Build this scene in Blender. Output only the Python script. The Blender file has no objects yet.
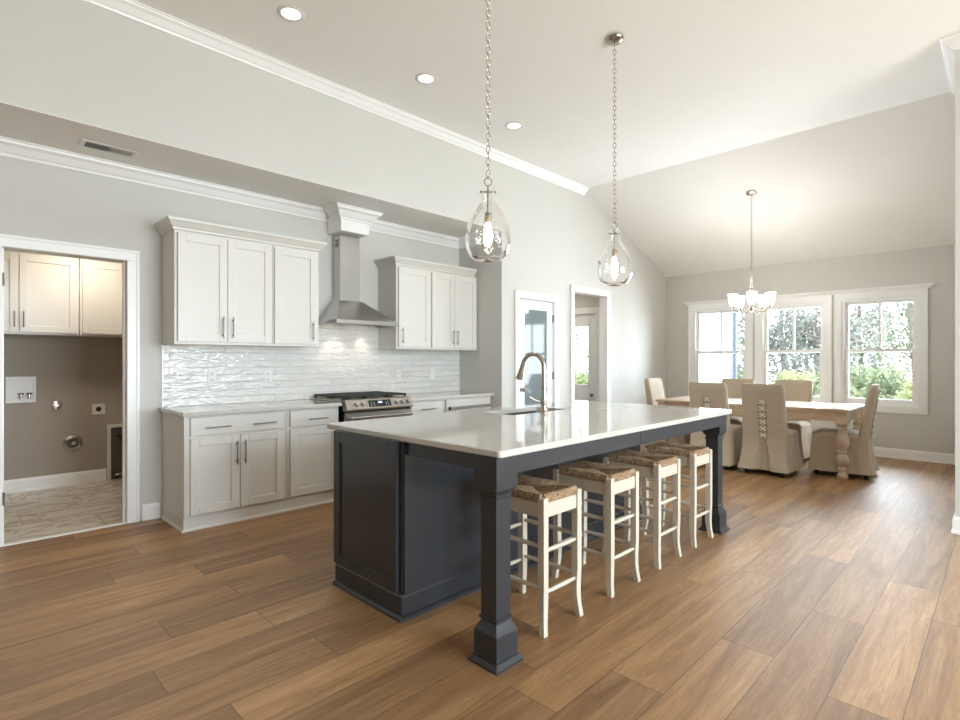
import bpy, bmesh, math, random
from mathutils import Vector, Matrix
random.seed(7)
S = bpy.context.scene
COL = S.collection
PI = math.pi

# ------------------------------------------------------------------ camera, world, exposure
cam = bpy.data.cameras.new('camera')
cam.sensor_width = 36.0
cam.lens = 36.0 * 534 / 960
cam.shift_y = 0.5 / 960
cam.clip_end = 300
camo = bpy.data.objects.new('camera', cam)
camo.location = (0, 0, 1.30)
camo.rotation_euler = (PI / 2, 0, -math.radians(45.3))
COL.objects.link(camo)
S.camera = camo

S.view_settings.view_transform = 'Standard'
S.view_settings.look = 'None'
S.view_settings.gamma = 1.0
S.view_settings.use_curve_mapping = False
S.view_settings.exposure = 0.12

SKY = 10.0
w = bpy.data.worlds.new('world')
S.world = w
w.use_nodes = True
wn = w.node_tree.nodes
wn['Background'].inputs[0].default_value = (0.80, 0.91, 1.0, 1)
wn['Background'].inputs[1].default_value = SKY

SUN = 9.0
sl_ = bpy.data.lights.new('sun', 'SUN')
sl_.energy = SUN; sl_.angle = math.radians(1.0); sl_.color = (1, .97, .92)
so_ = bpy.data.objects.new('sun', sl_)
so_.rotation_euler = Vector((-.30, .74, -.62)).to_track_quat('-Z', 'Y').to_euler()
so_.location = (6, -20, 18)
COL.objects.link(so_)

S.cycles.max_bounces = 10
S.cycles.diffuse_bounces = 6
S.cycles.glossy_bounces = 5
S.cycles.transmission_bounces = 8
S.cycles.transparent_max_bounces = 16
S.cycles.caustics_reflective = False
S.cycles.caustics_refractive = False
S.cycles.sample_clamp_indirect = 8.0

DINING_W = 280.0
REAR_W = 340.0
CAN_W = 11.0        # each recessed lamp
HOOD_W = 4.5
CHAND_W = 8.0
LAUNDRY_W = 12.0
BULB = 16.0

def portal(name, loc, rot, sx, sy):
    l = bpy.data.lights.new(name, 'AREA')
    l.shape = 'RECTANGLE'; l.size = sx; l.size_y = sy
    l.cycles.is_portal = True
    o = bpy.data.objects.new(name, l); o.location = loc; o.rotation_euler = rot
    COL.objects.link(o)
def window_fill(name, loc, rot, sx, sy, watts, col):
    l = bpy.data.lights.new(name, 'AREA')
    l.shape = 'RECTANGLE'; l.size = sx; l.size_y = sy; l.energy = watts; l.color = col
    o = bpy.data.objects.new(name, l); o.location = loc; o.rotation_euler = rot
    COL.objects.link(o)
window_fill('window_daylight_dining', (9.22, 2.30, 1.45), (0, PI / 2, 0), 1.45, 3.1, DINING_W, (.80, .91, 1.0))  # added area lamp outside the glass, boosts the dining daylight
window_fill('window_daylight_rear', (2.8, -4.8, 1.75), (PI / 2, 0, 0), 3.9, 3.1, REAR_W, (.80, .91, 1.0))  # added fill lamp at the unseen rear windows, brightens the room
portal('daylight_dining', (9.16, 2.30, 1.43), (0, PI / 2, 0), 1.6, 3.2)
portal('daylight_rear', (2.8, -4.74, 1.7), (PI / 2, 0, 0), 4.1, 3.3)

# ------------------------------------------------------------------ materials
def lin(c):
    r = []
    for v in c:
        v = v / 255.0
        r.append(v / 12.92 if v <= 0.04045 else ((v + 0.055) / 1.055) ** 2.4)
    return (r[0], r[1], r[2], 1.0)

class NT:
    """small node-tree helper"""
    def __init__(self, name):
        self.m = bpy.data.materials.new(name)
        self.m.use_nodes = True
        self.t = self.m.node_tree
        self.t.nodes.clear()
        self.out = self.t.nodes.new('ShaderNodeOutputMaterial')
    def n(self, typ, **kw):
        x = self.t.nodes.new(typ)
        for k, v in kw.items():
            setattr(x, k, v)
        return x
    def l(self, a, b):
        self.t.links.new(a, b)
    def val(self, sock, v):
        if hasattr(v, 'is_output'):
            self.l(v, sock)
        else:
            sock.default_value = v
    def math(self, op, a, b=0.0, c=None):
        x = self.n('ShaderNodeMath', operation=op)
        self.val(x.inputs[0], a); self.val(x.inputs[1], b)
        if c is not None:
            self.val(x.inputs[2], c)
        return x.outputs[0]
    def mix(self, fac, a, b, blend='MIX'):
        x = self.n('ShaderNodeMix', data_type='RGBA', blend_type=blend)
        self.val(x.inputs[0], fac); self.val(x.inputs[6], a); self.val(x.inputs[7], b)
        return x.outputs[2]
    def noise(self, vec, scale, detail=3.0, rough=0.5):
        x = self.n('ShaderNodeTexNoise')
        if vec is not None:
            self.l(vec, x.inputs['Vector'])
        x.inputs['Scale'].default_value = scale
        x.inputs['Detail'].default_value = detail
        x.inputs['Roughness'].default_value = rough
        return x
    def objco(self):
        return self.n('ShaderNodeTexCoord').outputs['Object']
    def bsdf(self, **kw):
        p = self.n('ShaderNodeBsdfPrincipled')
        for k, v in kw.items():
            self.val(p.inputs[k.replace('_', ' ')], v)
        self.l(p.outputs[0], self.out.inputs[0])
        return p
    def bump(self, h, strength=0.2, dist=0.01):
        b = self.n('ShaderNodeBump')
        b.inputs['Strength'].default_value = strength
        b.inputs['Distance'].default_value = dist
        self.l(h, b.inputs['Height'])
        return b.outputs[0]

def plain(name, rgb, rough=0.5, metal=0.0, var=0.04, scale=6.0, bump=0.0, bscale=60.0, spec=0.5, coat=0.0):
    t = NT(name)
    co = t.objco()
    nz = t.noise(co, scale)
    c = lin(rgb)
    d = tuple(max(0, v * (1 - var * 2)) for v in c[:3]) + (1,)
    colr = t.mix(nz.outputs['Fac'], d, tuple(min(1, v * (1 + var)) for v in c[:3]) + (1,))
    p = t.bsdf(Base_Color=colr, Roughness=rough, Metallic=metal)
    p.inputs['Specular IOR Level'].default_value = spec
    if coat:
        p.inputs['Coat Weight'].default_value = coat
        p.inputs['Coat Roughness'].default_value = 0.1
    if bump:
        b = t.noise(co, bscale, 4)
        t.l(t.bump(b.outputs['Fac'], bump, 0.004), p.inputs['Normal'])
    return t.m

def emit(name, rgb, strength):
    t = NT(name)
    e = t.n('ShaderNodeEmission')
    e.inputs[0].default_value = lin(rgb); e.inputs[1].default_value = strength
    t.l(e.outputs[0], t.out.inputs[0])
    return t.m

def thin_glass(name, tint=(1, 1, 1), ior=1.45, bump=0.0, bscale=40.0, gl=(1, 1, 1), seeds=False):
    t = NT(name)
    tr = t.n('ShaderNodeBsdfTransparent'); tr.inputs[0].default_value = (*tint, 1)
    g = t.n('ShaderNodeBsdfGlossy'); g.inputs['Roughness'].default_value = 0.02; g.inputs[0].default_value = (*gl, 1)
    f = t.n('ShaderNodeFresnel'); f.inputs[0].default_value = ior
    mx = t.n('ShaderNodeMixShader')
    fac = f.outputs[0]
    if bump:
        b = t.noise(t.objco(), bscale, 2)
        nb = t.bump(b.outputs['Fac'], bump, 0.01)
        t.l(nb, g.inputs['Normal']); t.l(nb, f.inputs['Normal'])
    if seeds:
        v = t.n('ShaderNodeTexVoronoi'); v.inputs['Scale'].default_value = 120
        t.l(t.objco(), v.inputs['Vector'])
        sd = t.math('LESS_THAN', v.outputs['Distance'], 0.27)
        fac = t.math('MAXIMUM', fac, t.math('MULTIPLY', sd, 0.6))
    t.l(fac, mx.inputs[0]); t.l(tr.outputs[0], mx.inputs[1]); t.l(g.outputs[0], mx.inputs[2])
    t.l(mx.outputs[0], t.out.inputs[0])
    return t.m

def mat_wood_floor():
    t = NT('oak_floor')
    pos = t.n('ShaderNodeNewGeometry').outputs['Position']
    sp = t.n('ShaderNodeSeparateXYZ'); t.l(pos, sp.inputs[0])
    W, L = 0.228, 1.52
    yy = t.math('DIVIDE', t.math('ADD', sp.outputs[1], 20.02), W)
    row = t.math('FLOOR', yy)
    wr = t.n('ShaderNodeTexWhiteNoise', noise_dimensions='1D'); t.l(row, wr.inputs['W'])
    xx = t.math('DIVIDE', t.math('ADD', t.math('ADD', sp.outputs[0], 20.0), t.math('MULTIPLY', wr.outputs['Value'], L)), L)
    colm = t.math('FLOOR', xx)
    idv = t.n('ShaderNodeCombineXYZ'); t.l(row, idv.inputs[0]); t.l(colm, idv.inputs[1])
    wid = t.n('ShaderNodeTexWhiteNoise', noise_dimensions='2D'); t.l(idv.outputs[0], wid.inputs['Vector'])
    # grain coordinates: stretched along the board, shifted per board
    off = t.n('ShaderNodeVectorMath', operation='SCALE'); t.l(wid.outputs['Color'], off.inputs[0]); off.inputs['Scale'].default_value = 30.0
    gp = t.n('ShaderNodeVectorMath', operation='ADD'); t.l(pos, gp.inputs[0]); t.l(off.outputs[0], gp.inputs[1])
    mp = t.n('ShaderNodeMapping'); t.l(gp.outputs[0], mp.inputs[0]); mp.inputs['Scale'].default_value = (0.55, 6.5, 1.0)
    g1 = t.noise(mp.outputs[0], 2.0, 5, 0.6)
    g1.inputs['Distortion'].default_value = 0.9
    mp2 = t.n('ShaderNodeMapping'); t.l(gp.outputs[0], mp2.inputs[0]); mp2.inputs['Scale'].default_value = (2.5, 55, 1.0)
    g2 = t.noise(mp2.outputs[0], 2.0, 4, 0.6)
    ramp = t.n('ShaderNodeValToRGB')
    e = ramp.color_ramp.elements
    e[0].position = 0.28; e[0].color = lin(FLOOR_D)
    e[1].position = 0.72; e[1].color = lin(FLOOR_L)
    m_ = e.new(0.5); m_.color = lin(FLOOR_M)
    t.l(g1.outputs['Fac'], ramp.inputs[0])
    c = t.mix(t.math('MULTIPLY', t.math('SUBTRACT', g2.outputs['Fac'], 0.35), 0.9), ramp.outputs[0], lin((112, 82, 58)))
    bands = t.math('SINE', t.math('MULTIPLY', g1.outputs['Fac'], 95.0))
    c = t.mix(t.math('MULTIPLY', t.math('MAXIMUM', bands, 0.0), 0.22), c, lin((92, 64, 42)))
    tone = t.n('ShaderNodeValToRGB')
    te = tone.color_ramp.elements
    te[0].color = (0.68, 0.66, 0.64, 1); te[1].color = (1.10, 1.09, 1.07, 1)
    t.l(wid.outputs['Value'], tone.inputs[0])
    c = t.mix(1.0, c, tone.outputs[0], 'MULTIPLY')
    # seams
    fy = t.math('FRACT', yy); fx = t.math('FRACT', xx)
    ey = t.math('MINIMUM', fy, t.math('SUBTRACT', 1.0, fy))
    ex = t.math('MINIMUM', fx, t.math('SUBTRACT', 1.0, fx))
    s = t.math('MAXIMUM', t.math('LESS_THAN', ey, 0.009), t.math('LESS_THAN', ex, 0.0014))
    c = t.mix(t.math('MULTIPLY', s, 0.6), c, lin((60, 42, 30)))
    p = t.bsdf(Base_Color=c, Roughness=t.math('ADD', t.math('MULTIPLY', g2.outputs['Fac'], 0.12), 0.43))
    p.inputs['Specular IOR Level'].default_value = 0.7
    h = t.math('SUBTRACT', t.math('MULTIPLY', g2.outputs['Fac'], 0.25), s)
    t.l(t.bump(h, 0.25, 0.002), p.inputs['Normal'])
    return t.m

FLOOR_D, FLOOR_M, FLOOR_L = (134, 98, 62), (168, 128, 85), (192, 153, 107)

def mat_marble_tile():
    t = NT('marble_tile')
    pos = t.n('ShaderNodeNewGeometry').outputs['Position']
    br = t.n('ShaderNodeTexBrick')
    t.l(pos, br.inputs['Vector'])
    br.inputs['Scale'].default_value = 1.0
    br.inputs['Brick Width'].default_value = 0.92; br.inputs['Row Height'].default_value = 0.46
    br.inputs['Mortar Size'].default_value = 0.003
    br.inputs['Color1'].default_value = lin((222, 214, 202)); br.inputs['Color2'].default_value = lin((206, 197, 184))
    br.inputs['Mortar'].default_value = lin((165, 156, 145))
    mp = t.n('ShaderNodeMapping'); t.l(pos, mp.inputs[0]); mp.inputs['Rotation'].default_value = (0, 0, 0.5); mp.inputs['Scale'].default_value = (1, 3, 1)
    nz = t.noise(mp.outputs[0], 1.6, 8, 0.6); nz.inputs['Distortion'].default_value = 1.5
    v = t.math('ABSOLUTE', t.math('SUBTRACT', nz.outputs['Fac'], 0.5))
    v = t.math('SUBTRACT', 1.0, t.math('MINIMUM', t.math('MULTIPLY', v, 22.0), 1.0))
    c = t.mix(t.math('MULTIPLY', v, 0.75), br.outputs['Color'], lin((150, 126, 100)))
    t.bsdf(Base_Color=c, Roughness=0.25)
    return t.m

def mat_backsplash():
    t = NT('glazed_tile')
    pos = t.n('ShaderNodeNewGeometry').outputs['Position']
    sp = t.n('ShaderNodeSeparateXYZ'); t.l(pos, sp.inputs[0])
    cb = t.n('ShaderNodeCombineXYZ'); t.l(sp.outputs[0], cb.inputs[0]); t.l(t.math('SUBTRACT', sp.outputs[2], 0.911), cb.inputs[1])
    br = t.n('ShaderNodeTexBrick'); t.l(cb.outputs[0], br.inputs['Vector'])
    br.inputs['Scale'].default_value = 1.0
    br.inputs['Brick Width'].default_value = 0.30; br.inputs['Row Height'].default_value = 0.0655
    br.inputs['Mortar Size'].default_value = 0.0014; br.inputs['Mortar Smooth'].default_value = 0.3
    br.inputs['Color1'].default_value = (0, 0, 0, 1); br.inputs['Color2'].default_value = (1, 1, 1, 1)
    br.inputs['Mortar'].default_value = (0.5, 0.5, 0.5, 1)
    off = t.n('ShaderNodeVectorMath', operation='SCALE'); t.l(br.outputs['Color'], off.inputs[0]); off.inputs['Scale'].default_value = 7.0
    gp = t.n('ShaderNodeVectorMath', operation='ADD'); t.l(pos, gp.inputs[0]); t.l(off.outputs[0], gp.inputs[1])
    mp = t.n('ShaderNodeMapping'); t.l(gp.outputs[0], mp.inputs[0]); mp.inputs['Scale'].default_value = (0.55, 1, 1.5)
    nz = t.noise(mp.outputs[0], 20.0, 2, 0.55)
    c = t.mix(br.outputs['Color'], lin((212, 211, 207)), lin((222, 221, 218)))
    c = t.mix(br.outputs['Fac'], c, lin((200, 198, 194)))
    p = t.bsdf(Base_Color=c, Roughness=0.06)
    p.inputs['Specular IOR Level'].default_value = 0.75
    h = t.math('SUBTRACT', t.math('MULTIPLY', nz.outputs['Fac'], 1.0), t.math('MULTIPLY', br.outputs['Fac'], 0.35))
    t.l(t.bump(h, 1.0, 0.014), p.inputs['Normal'])
    return t.m

def mat_quartz():
    t = NT('quartz')
    co = t.objco()
    a = t.noise(co, 9.0, 6, 0.65)
    b = t.noise(co, 180.0, 2, 0.5)
    f = t.math('ADD', t.math('MULTIPLY', a.outputs['Fac'], 0.6), t.math('MULTIPLY', b.outputs['Fac'], 0.4))
    c = t.mix(f, lin((188, 184, 177)), lin((216, 213, 207)))
    p = t.bsdf(Base_Color=c, Roughness=0.06)
    p.inputs['Specular IOR Level'].default_value = 0.62
    return t.m

def mat_brushed(name, rgb, rough=0.28, scale=(1, 1, 120)):
    t = NT(name)
    mp = t.n('ShaderNodeMapping'); t.l(t.objco(), mp.inputs[0]); mp.inputs['Scale'].default_value = scale
    nz = t.noise(mp.outputs[0], 6.0, 3)
    c = t.mix(nz.outputs['Fac'], tuple(v * .85 for v in lin(rgb)[:3]) + (1,), lin(rgb))
    t.bsdf(Base_Color=c, Metallic=1.0, Roughness=t.math('ADD', t.math('MULTIPLY', nz.outputs['Fac'], 0.12), rough - .06))
    return t.m

def mat_rush():
    t = NT('rush')
    co = t.objco()
    sp = t.n('ShaderNodeSeparateXYZ'); t.l(co, sp.inputs[0])
    ax = t.math('DIVIDE', t.math('ABSOLUTE', sp.outputs[0]), 0.16)
    ay = t.math('DIVIDE', t.math('ABSOLUTE', sp.outputs[1]), 0.195)
    side = t.math('GREATER_THAN', ax, ay)
    q = t.mix(side, sp.outputs[0], sp.outputs[1])
    st = t.math('SINE', t.math('MULTIPLY', q, 2 * PI / 0.0085))
    nz = t.noise(co, 42.0, 4, 0.7)
    nz2 = t.noise(co, 220.0, 2, 0.6)
    f = t.math('ADD', t.math('MULTIPLY', nz.outputs['Fac'], 1.0), t.math('MULTIPLY', st, 0.13))
    f = t.math('ADD', f, t.math('MULTIPLY', t.math('SUBTRACT', nz2.outputs['Fac'], 0.5), 0.7))
    r = t.n('ShaderNodeValToRGB'); e = r.color_ramp.elements
    e[0].position = 0.22; e[0].color = lin((84, 60, 40)); e[1].position = 0.86; e[1].color = lin((222, 198, 164))
    m_ = e.new(0.5); m_.color = lin((150, 118, 84))
    t.l(f, r.inputs[0])
    p = t.bsdf(Base_Color=r.outputs[0], Roughness=0.75)
    t.l(t.bump(st, 0.6, 0.003), p.inputs['Normal'])
    return t.m

def mat_linen():
    t = NT('linen')
    co = t.objco()
    mp = t.n('ShaderNodeMapping'); t.l(co, mp.inputs[0]); mp.inputs['Scale'].default_value = (20, 20, 380)
    a = t.noise(mp.outputs[0], 1.0, 3)
    mp2 = t.n('ShaderNodeMapping'); t.l(co, mp2.inputs[0]); mp2.inputs['Scale'].default_value = (2, 2, 14)
    b = t.noise(mp2.outputs[0], 1.5, 3)
    f = t.math('ADD', t.math('MULTIPLY', a.outputs['Fac'], 0.5), t.math('MULTIPLY', b.outputs['Fac'], 0.5))
    c = t.mix(f, lin((174, 159, 137)), lin((204, 190, 169)))
    p = t.bsdf(Base_Color=c, Roughness=0.85)
    p.inputs['Sheen Weight'].default_value = 0.2
    t.l(t.bump(t.math('ADD', a.outputs['Fac'], t.math('MULTIPLY', b.outputs['Fac'], 1.6)), 0.35, 0.006), p.inputs['Normal'])
    return t.m

def mat_table_wood():
    t = NT('whitewashed_wood')
    mp = t.n('ShaderNodeMapping'); t.l(t.objco(), mp.inputs[0]); mp.inputs['Scale'].default_value = (14, 1.2, 14)
    a = t.noise(mp.outputs[0], 2.0, 5, 0.6); a.inputs['Distortion'].default_value = 0.6
    c = t.mix(a.outputs['Fac'], lin((184, 158, 130)), lin((224, 206, 184)))
    t.bsdf(Base_Color=c, Roughness=0.32)
    return t.m

def mat_leaf(name, a, b, tr=0.35):
    t = NT(name)
    nz = t.noise(t.objco(), 3.0, 2)
    c = t.mix(nz.outputs['Fac'], lin(a), lin(b))
    d = t.n('ShaderNodeBsdfDiffuse'); t.l(c, d.inputs[0])
    s = t.n('ShaderNodeBsdfTranslucent'); t.l(c, s.inputs[0])
    m = t.n('ShaderNodeMixShader'); m.inputs[0].default_value = tr
    t.l(d.outputs[0], m.inputs[1]); t.l(s.outputs[0], m.inputs[2]); t.l(m.outputs[0], t.out.inputs[0])
    return t.m

def mat_siding():
    t = NT('lap_siding')
    pos = t.n('ShaderNodeNewGeometry').outputs['Position']
    sp = t.n('ShaderNodeSeparateXYZ'); t.l(pos, sp.inputs[0])
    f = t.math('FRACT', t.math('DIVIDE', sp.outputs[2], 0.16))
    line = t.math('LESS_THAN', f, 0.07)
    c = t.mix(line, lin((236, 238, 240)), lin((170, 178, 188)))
    p = t.bsdf(Base_Color=c, Roughness=0.6)
    t.l(t.bump(f, 0.6, 0.02), p.inputs['Normal'])
    return t.m

def mat_pantry_glass():
    t = NT('obscure_glass')
    nz = t.noise(t.objco(), 8.0, 2)
    d = t.n('ShaderNodeBsdfDiffuse'); d.inputs[0].default_value = lin((130, 140, 142))
    tl = t.n('ShaderNodeBsdfTranslucent'); tl.inputs[0].default_value = lin((200, 212, 214))
    g = t.n('ShaderNodeBsdfGlossy'); g.inputs['Roughness'].default_value = 0.05
    t.l(t.bump(nz.outputs['Fac'], 0.02, 0.01), g.inputs['Normal'])
    m1 = t.n('ShaderNodeMixShader'); m1.inputs[0].default_value = 0.2
    t.l(d.outputs[0], m1.inputs[1]); t.l(tl.outputs[0], m1.inputs[2])
    m2 = t.n('ShaderNodeMixShader'); m2.inputs[0].default_value = 0.035
    t.l(m1.outputs[0], m2.inputs[1]); t.l(g.outputs[0], m2.inputs[2])
    t.l(m2.outputs[0], t.out.inputs[0])
    return t.m

M = {}
M['wall'] = plain('wall_paint', (206, 205, 200), 0.8, var=0.01, bump=0.05, bscale=200)
M['ceil'] = plain('ceiling_paint', (240, 239, 236), 0.85, var=0.01, bump=0.05, bscale=200)
M['trim'] = plain('trim_paint', (242, 242, 241), 0.35, var=0.01)
M['cab'] = plain('cabinet_paint', (219, 217, 211), 0.38, var=0.012)
M['seamdark'] = plain('gap_shadow_board', (120, 116, 108), 0.7)
M['island'] = plain('charcoal_paint', (48, 51, 56), 0.28, var=0.04, bump=0.05, bscale=90, coat=0.15)
M['floor'] = mat_wood_floor()
M['tile'] = mat_marble_tile()
M['splash'] = mat_backsplash()
M['quartz'] = mat_quartz()
M['steel'] = mat_brushed('stainless_steel', (206, 205, 203), 0.24, (.4, .4, .4))
M['steel2'] = mat_brushed('stainless_front', (188, 182, 172), 0.30, (120, 1, 1))
M['nickel'] = plain('brushed_nickel', (176, 166, 152), 0.25, 1.0, var=0.05, scale=30)
M['pull'] = plain('satin_pull', (150, 145, 138), 0.3, 1.0, var=0.05, scale=30)
M['black'] = plain('black_iron', (22, 21, 21), 0.45, var=0.1, scale=40)
M['blackglass'] = plain('black_glass', (12, 12, 14), 0.06, var=0.05)
M['display'] = emit('display_glow', (210, 230, 255), 1.6)
M['rush'] = mat_rush()
M['stool'] = plain('antique_white_paint', (204, 196, 181), 0.4, var=0.03)
M['linen'] = mat_linen()
M['lace'] = plain('lace_cord', (240, 235, 222), 0.7)
M['grommet'] = plain('grommet', (92, 78, 62), 0.3, 1.0)
M['table'] = mat_table_wood()
M['glass'] = thin_glass('window_glass', ior=1.35)
M['shade_glass'] = thin_glass('seeded_glass', tint=(0.965, 0.97, 0.97), ior=1.22, bump=0.10, bscale=26, seeds=True)
M['pane2'] = mat_pantry_glass()
M['bulb'] = emit('bulb_glow', (255, 232, 200), BULB)
M['can'] = emit('can_glow', (255, 244, 226), 6.0)
M['frost'] = emit('lit_frosted_glass', (255, 246, 232), 2.6)
M['hoodlamp'] = emit('hood_lamp_glow', (255, 236, 208), 14.0)
M['white'] = plain('white_plastic', (224, 223, 219), 0.35, var=0.01)
M['slot'] = plain('dark_slot', (40, 38, 36), 0.6)
M['pvc'] = plain('copper_valve', (120, 52, 40), 0.4)
M['bluevalve'] = plain('blue_valve', (52, 62, 96), 0.4)
M['chrome'] = plain('chrome', (205, 200, 192), 0.12, 1.0, var=0.02)
M['darkhole'] = plain('duct_inside', (88, 80, 72), 0.6)
M['bark'] = plain('bark', (112, 104, 98), 0.9, var=0.2, scale=8, bump=0.5, bscale=14)
M['leafA'] = mat_leaf('leaf_dark', (84, 98, 76), (126, 138, 108))
M['leafB'] = mat_leaf('leaf_light', (128, 138, 98), (172, 176, 132))
M['leafC'] = mat_leaf('leaf_grey', (104, 108, 104), (140, 142, 136))
M['leafD'] = mat_leaf('leaf_mid', (104, 116, 94), (146, 154, 124))
M['ground'] = plain('lawn_soil', (176, 172, 148), 0.95, var=0.2, scale=2)
M['wall_shaded'] = plain('laundry_paint_shaded', (166, 158, 148), 0.8, var=0.01)  # wall colour darkened to stand in for the laundry's dim light
M['siding'] = mat_siding()
M['sidetrim'] = plain('corner_board', (86, 93, 104), 0.6)
M['rubber'] = plain('dark_caster', (28, 26, 25), 0.5)

# ------------------------------------------------------------------ mesh helpers
class MB:
    def __init__(self):
        self.bm = bmesh.new()
    def box(self, x0, x1, y0, y1, z0, z1, bev=0.0, seg=1):
        bm = self.bm
        x0, x1 = min(x0, x1), max(x0, x1); y0, y1 = min(y0, y1), max(y0, y1); z0, z1 = min(z0, z1), max(z0, z1)
        v = [bm.verts.new(p) for p in ((x0, y0, z0), (x1, y0, z0), (x1, y1, z0), (x0, y1, z0), (x0, y0, z1), (x1, y0, z1), (x1, y1, z1), (x0, y1, z1))]
        fs = [bm.faces.new([v[i] for i in q]) for q in ((3, 2, 1, 0), (4, 5, 6, 7), (0, 1, 5, 4), (1, 2, 6, 5), (2, 3, 7, 6), (3, 0, 4, 7))]
        if bev > 0:
            ed = list({e for f in fs for e in f.edges})
            bmesh.ops.bevel(bm, geom=ed, offset=min(bev, .49 * min(x1 - x0, y1 - y0, z1 - z0)), segments=seg, affect='EDGES', profile=0.5)
        return self
    def loops(self, rings, close=True, cap=True):
        """rings: list of lists of points with equal length"""
        bm = self.bm
        R = [[bm.verts.new(p) for p in r] for r in rings]
        n = len(R[0])
        for a, b in zip(R[:-1], R[1:]):
            for i in range(n if close else n - 1):
                j = (i + 1) % n
                try: bm.faces.new((a[i], a[j], b[j], b[i]))
                except ValueError: pass
        if cap and close:
            try: bm.faces.new(list(reversed(R[0])))
            except ValueError: pass
            try: bm.faces.new(R[-1])
            except ValueError: pass
        return self
    def lathe(self, prof, n=24, c=(0, 0, 0), cap=True):
        rings = [[(c[0] + r * math.cos(2 * PI * i / n), c[1] + r * math.sin(2 * PI * i / n), c[2] + z) for i in range(n)] for r, z in prof]
        return self.loops(rings, True, cap)
    def tube(self, pts, r, n=10, cap=True):
        P = [Vector(p) for p in pts]
        rr = r if isinstance(r, (list, tuple)) else [r] * len(P)
        up = None
        rings = []
        for i, p in enumerate(P):
            if i == 0: d = P[1] - P[0]
            elif i == len(P) - 1: d = P[-1] - P[-2]
            else: d = (P[i + 1] - P[i]).normalized() + (P[i] - P[i - 1]).normalized()
            d.normalize()
            if up is None:
                up = Vector((0, 0, 1)) if abs(d.z) < 0.9 else Vector((1, 0, 0))
            s = d.cross(up).normalized(); up = s.cross(d).normalized()
            rings.append([tuple(p + rr[i] * (math.cos(2 * PI * k / n) * s + math.sin(2 * PI * k / n) * up)) for k in range(n)])
        return self.loops(rings, True, cap)
    def cyl(self, a, b, r, n=14, r2=None):
        return self.tube([a, b], [r, r if r2 is None else r2], n)
    def torus(self, c, R, r, mat=None, n=14, k=6, stretch=1.0):
        mat = mat or Matrix.Identity(3)
        rings = []
        for i in range(n):
            a = 2 * PI * i / n
            ring = []
            for j in range(k):
                b = 2 * PI * j / k
                p = Vector(((R + r * math.cos(b)) * math.cos(a), (R + r * math.cos(b)) * math.sin(a) * stretch, r * math.sin(b)))
                ring.append(tuple(Vector(c) + mat @ p))
            rings.append(ring)
        rings.append(rings[0])
        bm = self.bm
        R_ = [[bm.verts.new(p) for p in q] for q in rings[:-1]]
        for i in range(n):
            a, b = R_[i], R_[(i + 1) % n]
            for j in range(k):
                bm.faces.new((a[j], b[j], b[(j + 1) % k], a[(j + 1) % k]))
        return self
    def sphere(self, c, r, n=16, m=10, sz=1.0):
        prof = [(max(1e-4, r * math.sin(PI * i / m)), -r * sz * math.cos(PI * i / m)) for i in range(m + 1)]
        return self.lathe(prof, n, c)
    def sweep(self, prof, path, cap=True):
        """prof [(out, z)], path [(x, y)]: outward is to the right of travel; mitred"""
        P = [Vector((p[0], p[1])) for p in path]
        rings = []
        for i, p in enumerate(P):
            ns = []
            if i > 0:
                d = (P[i] - P[i - 1]).normalized(); ns.append(Vector((d.y, -d.x)))
            if i < len(P) - 1:
                d = (P[i + 1] - P[i]).normalized(); ns.append(Vector((d.y, -d.x)))
            if len(ns) == 2:
                m = (ns[0] + ns[1]).normalized(); m = m / max(0.2, m.dot(ns[0]))
            else: m = ns[0]
            rings.append([(p.x + m.x * o, p.y + m.y * o, z) for o, z in prof])
        return self.loops(rings, True, cap)
    def shaker(self, x0, x1, z0, z1, yf, th=0.02, rail=0.06, rec=0.008):
        """framed flat-panel door, front face at y = yf, facing -y"""
        yb = yf + th
        self.box(x0 + rail * .5, x1 - rail * .5, yf + rec, yb - .002, z0 + rail * .5, z1 - rail * .5)
        b = 0.0018
        self.box(x0, x0 + rail, yf, yb, z0, z1, b); self.box(x1 - rail, x1, yf, yb, z0, z1, b)
        self.box(x0 + rail, x1 - rail, yf, yb, z0, z0 + rail, b); self.box(x0 + rail, x1 - rail, yf, yb, z1 - rail, z1, b)
        return self
    def build(self, name, mat, parent=None, smooth=False, loc=None):
        me = bpy.data.meshes.new(name)
        bmesh.ops.recalc_face_normals(self.bm, faces=self.bm.faces)
        self.bm.to_mesh(me); self.bm.free()
        if smooth:
            for p in me.polygons: p.use_smooth = True
            try: me.set_sharp_from_angle(angle=math.radians(38))
            except Exception: pass
        me.materials.append(M[mat] if isinstance(mat, str) else mat)
        o = bpy.data.objects.new(name, me)
        COL.objects.link(o)
        if parent: o.parent = parent
        if loc: o.location = loc
        return o

def tag(o, label=None, cat=None, group=None, kind=None):
    if label: o['label'] = label
    if cat: o['category'] = cat
    if group: o['group'] = group
    if kind: o['kind'] = kind
    return o

def thing(name, label, cat, loc=(0, 0, 0), rz=0.0, group=None, kind='thing'):
    o = bpy.data.objects.new(name, None)
    o.empty_display_size = 0.1
    o.location = loc; o.rotation_euler = (0, 0, rz)
    COL.objects.link(o)
    return tag(o, label, cat, group, kind)

def kids(o):
    return [c for c in bpy.data.objects if c.parent == o]

def dup(root, loc, rz=0.0, label=None):
    def rec(o, parent):
        c = o.copy(); COL.objects.link(c)
        if parent: c.parent = parent
        for ch in kids(o): rec(ch, c)
        return c
    r = rec(root, None)
    r.location = loc; r.rotation_euler = (0, 0, rz)
    if label: r['label'] = label
    return r

def struct(name, mb, mat, label=None, cat=None, smooth=False):
    return tag(mb.build(name, mat, None, smooth), label, cat, None, 'structure')

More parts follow.
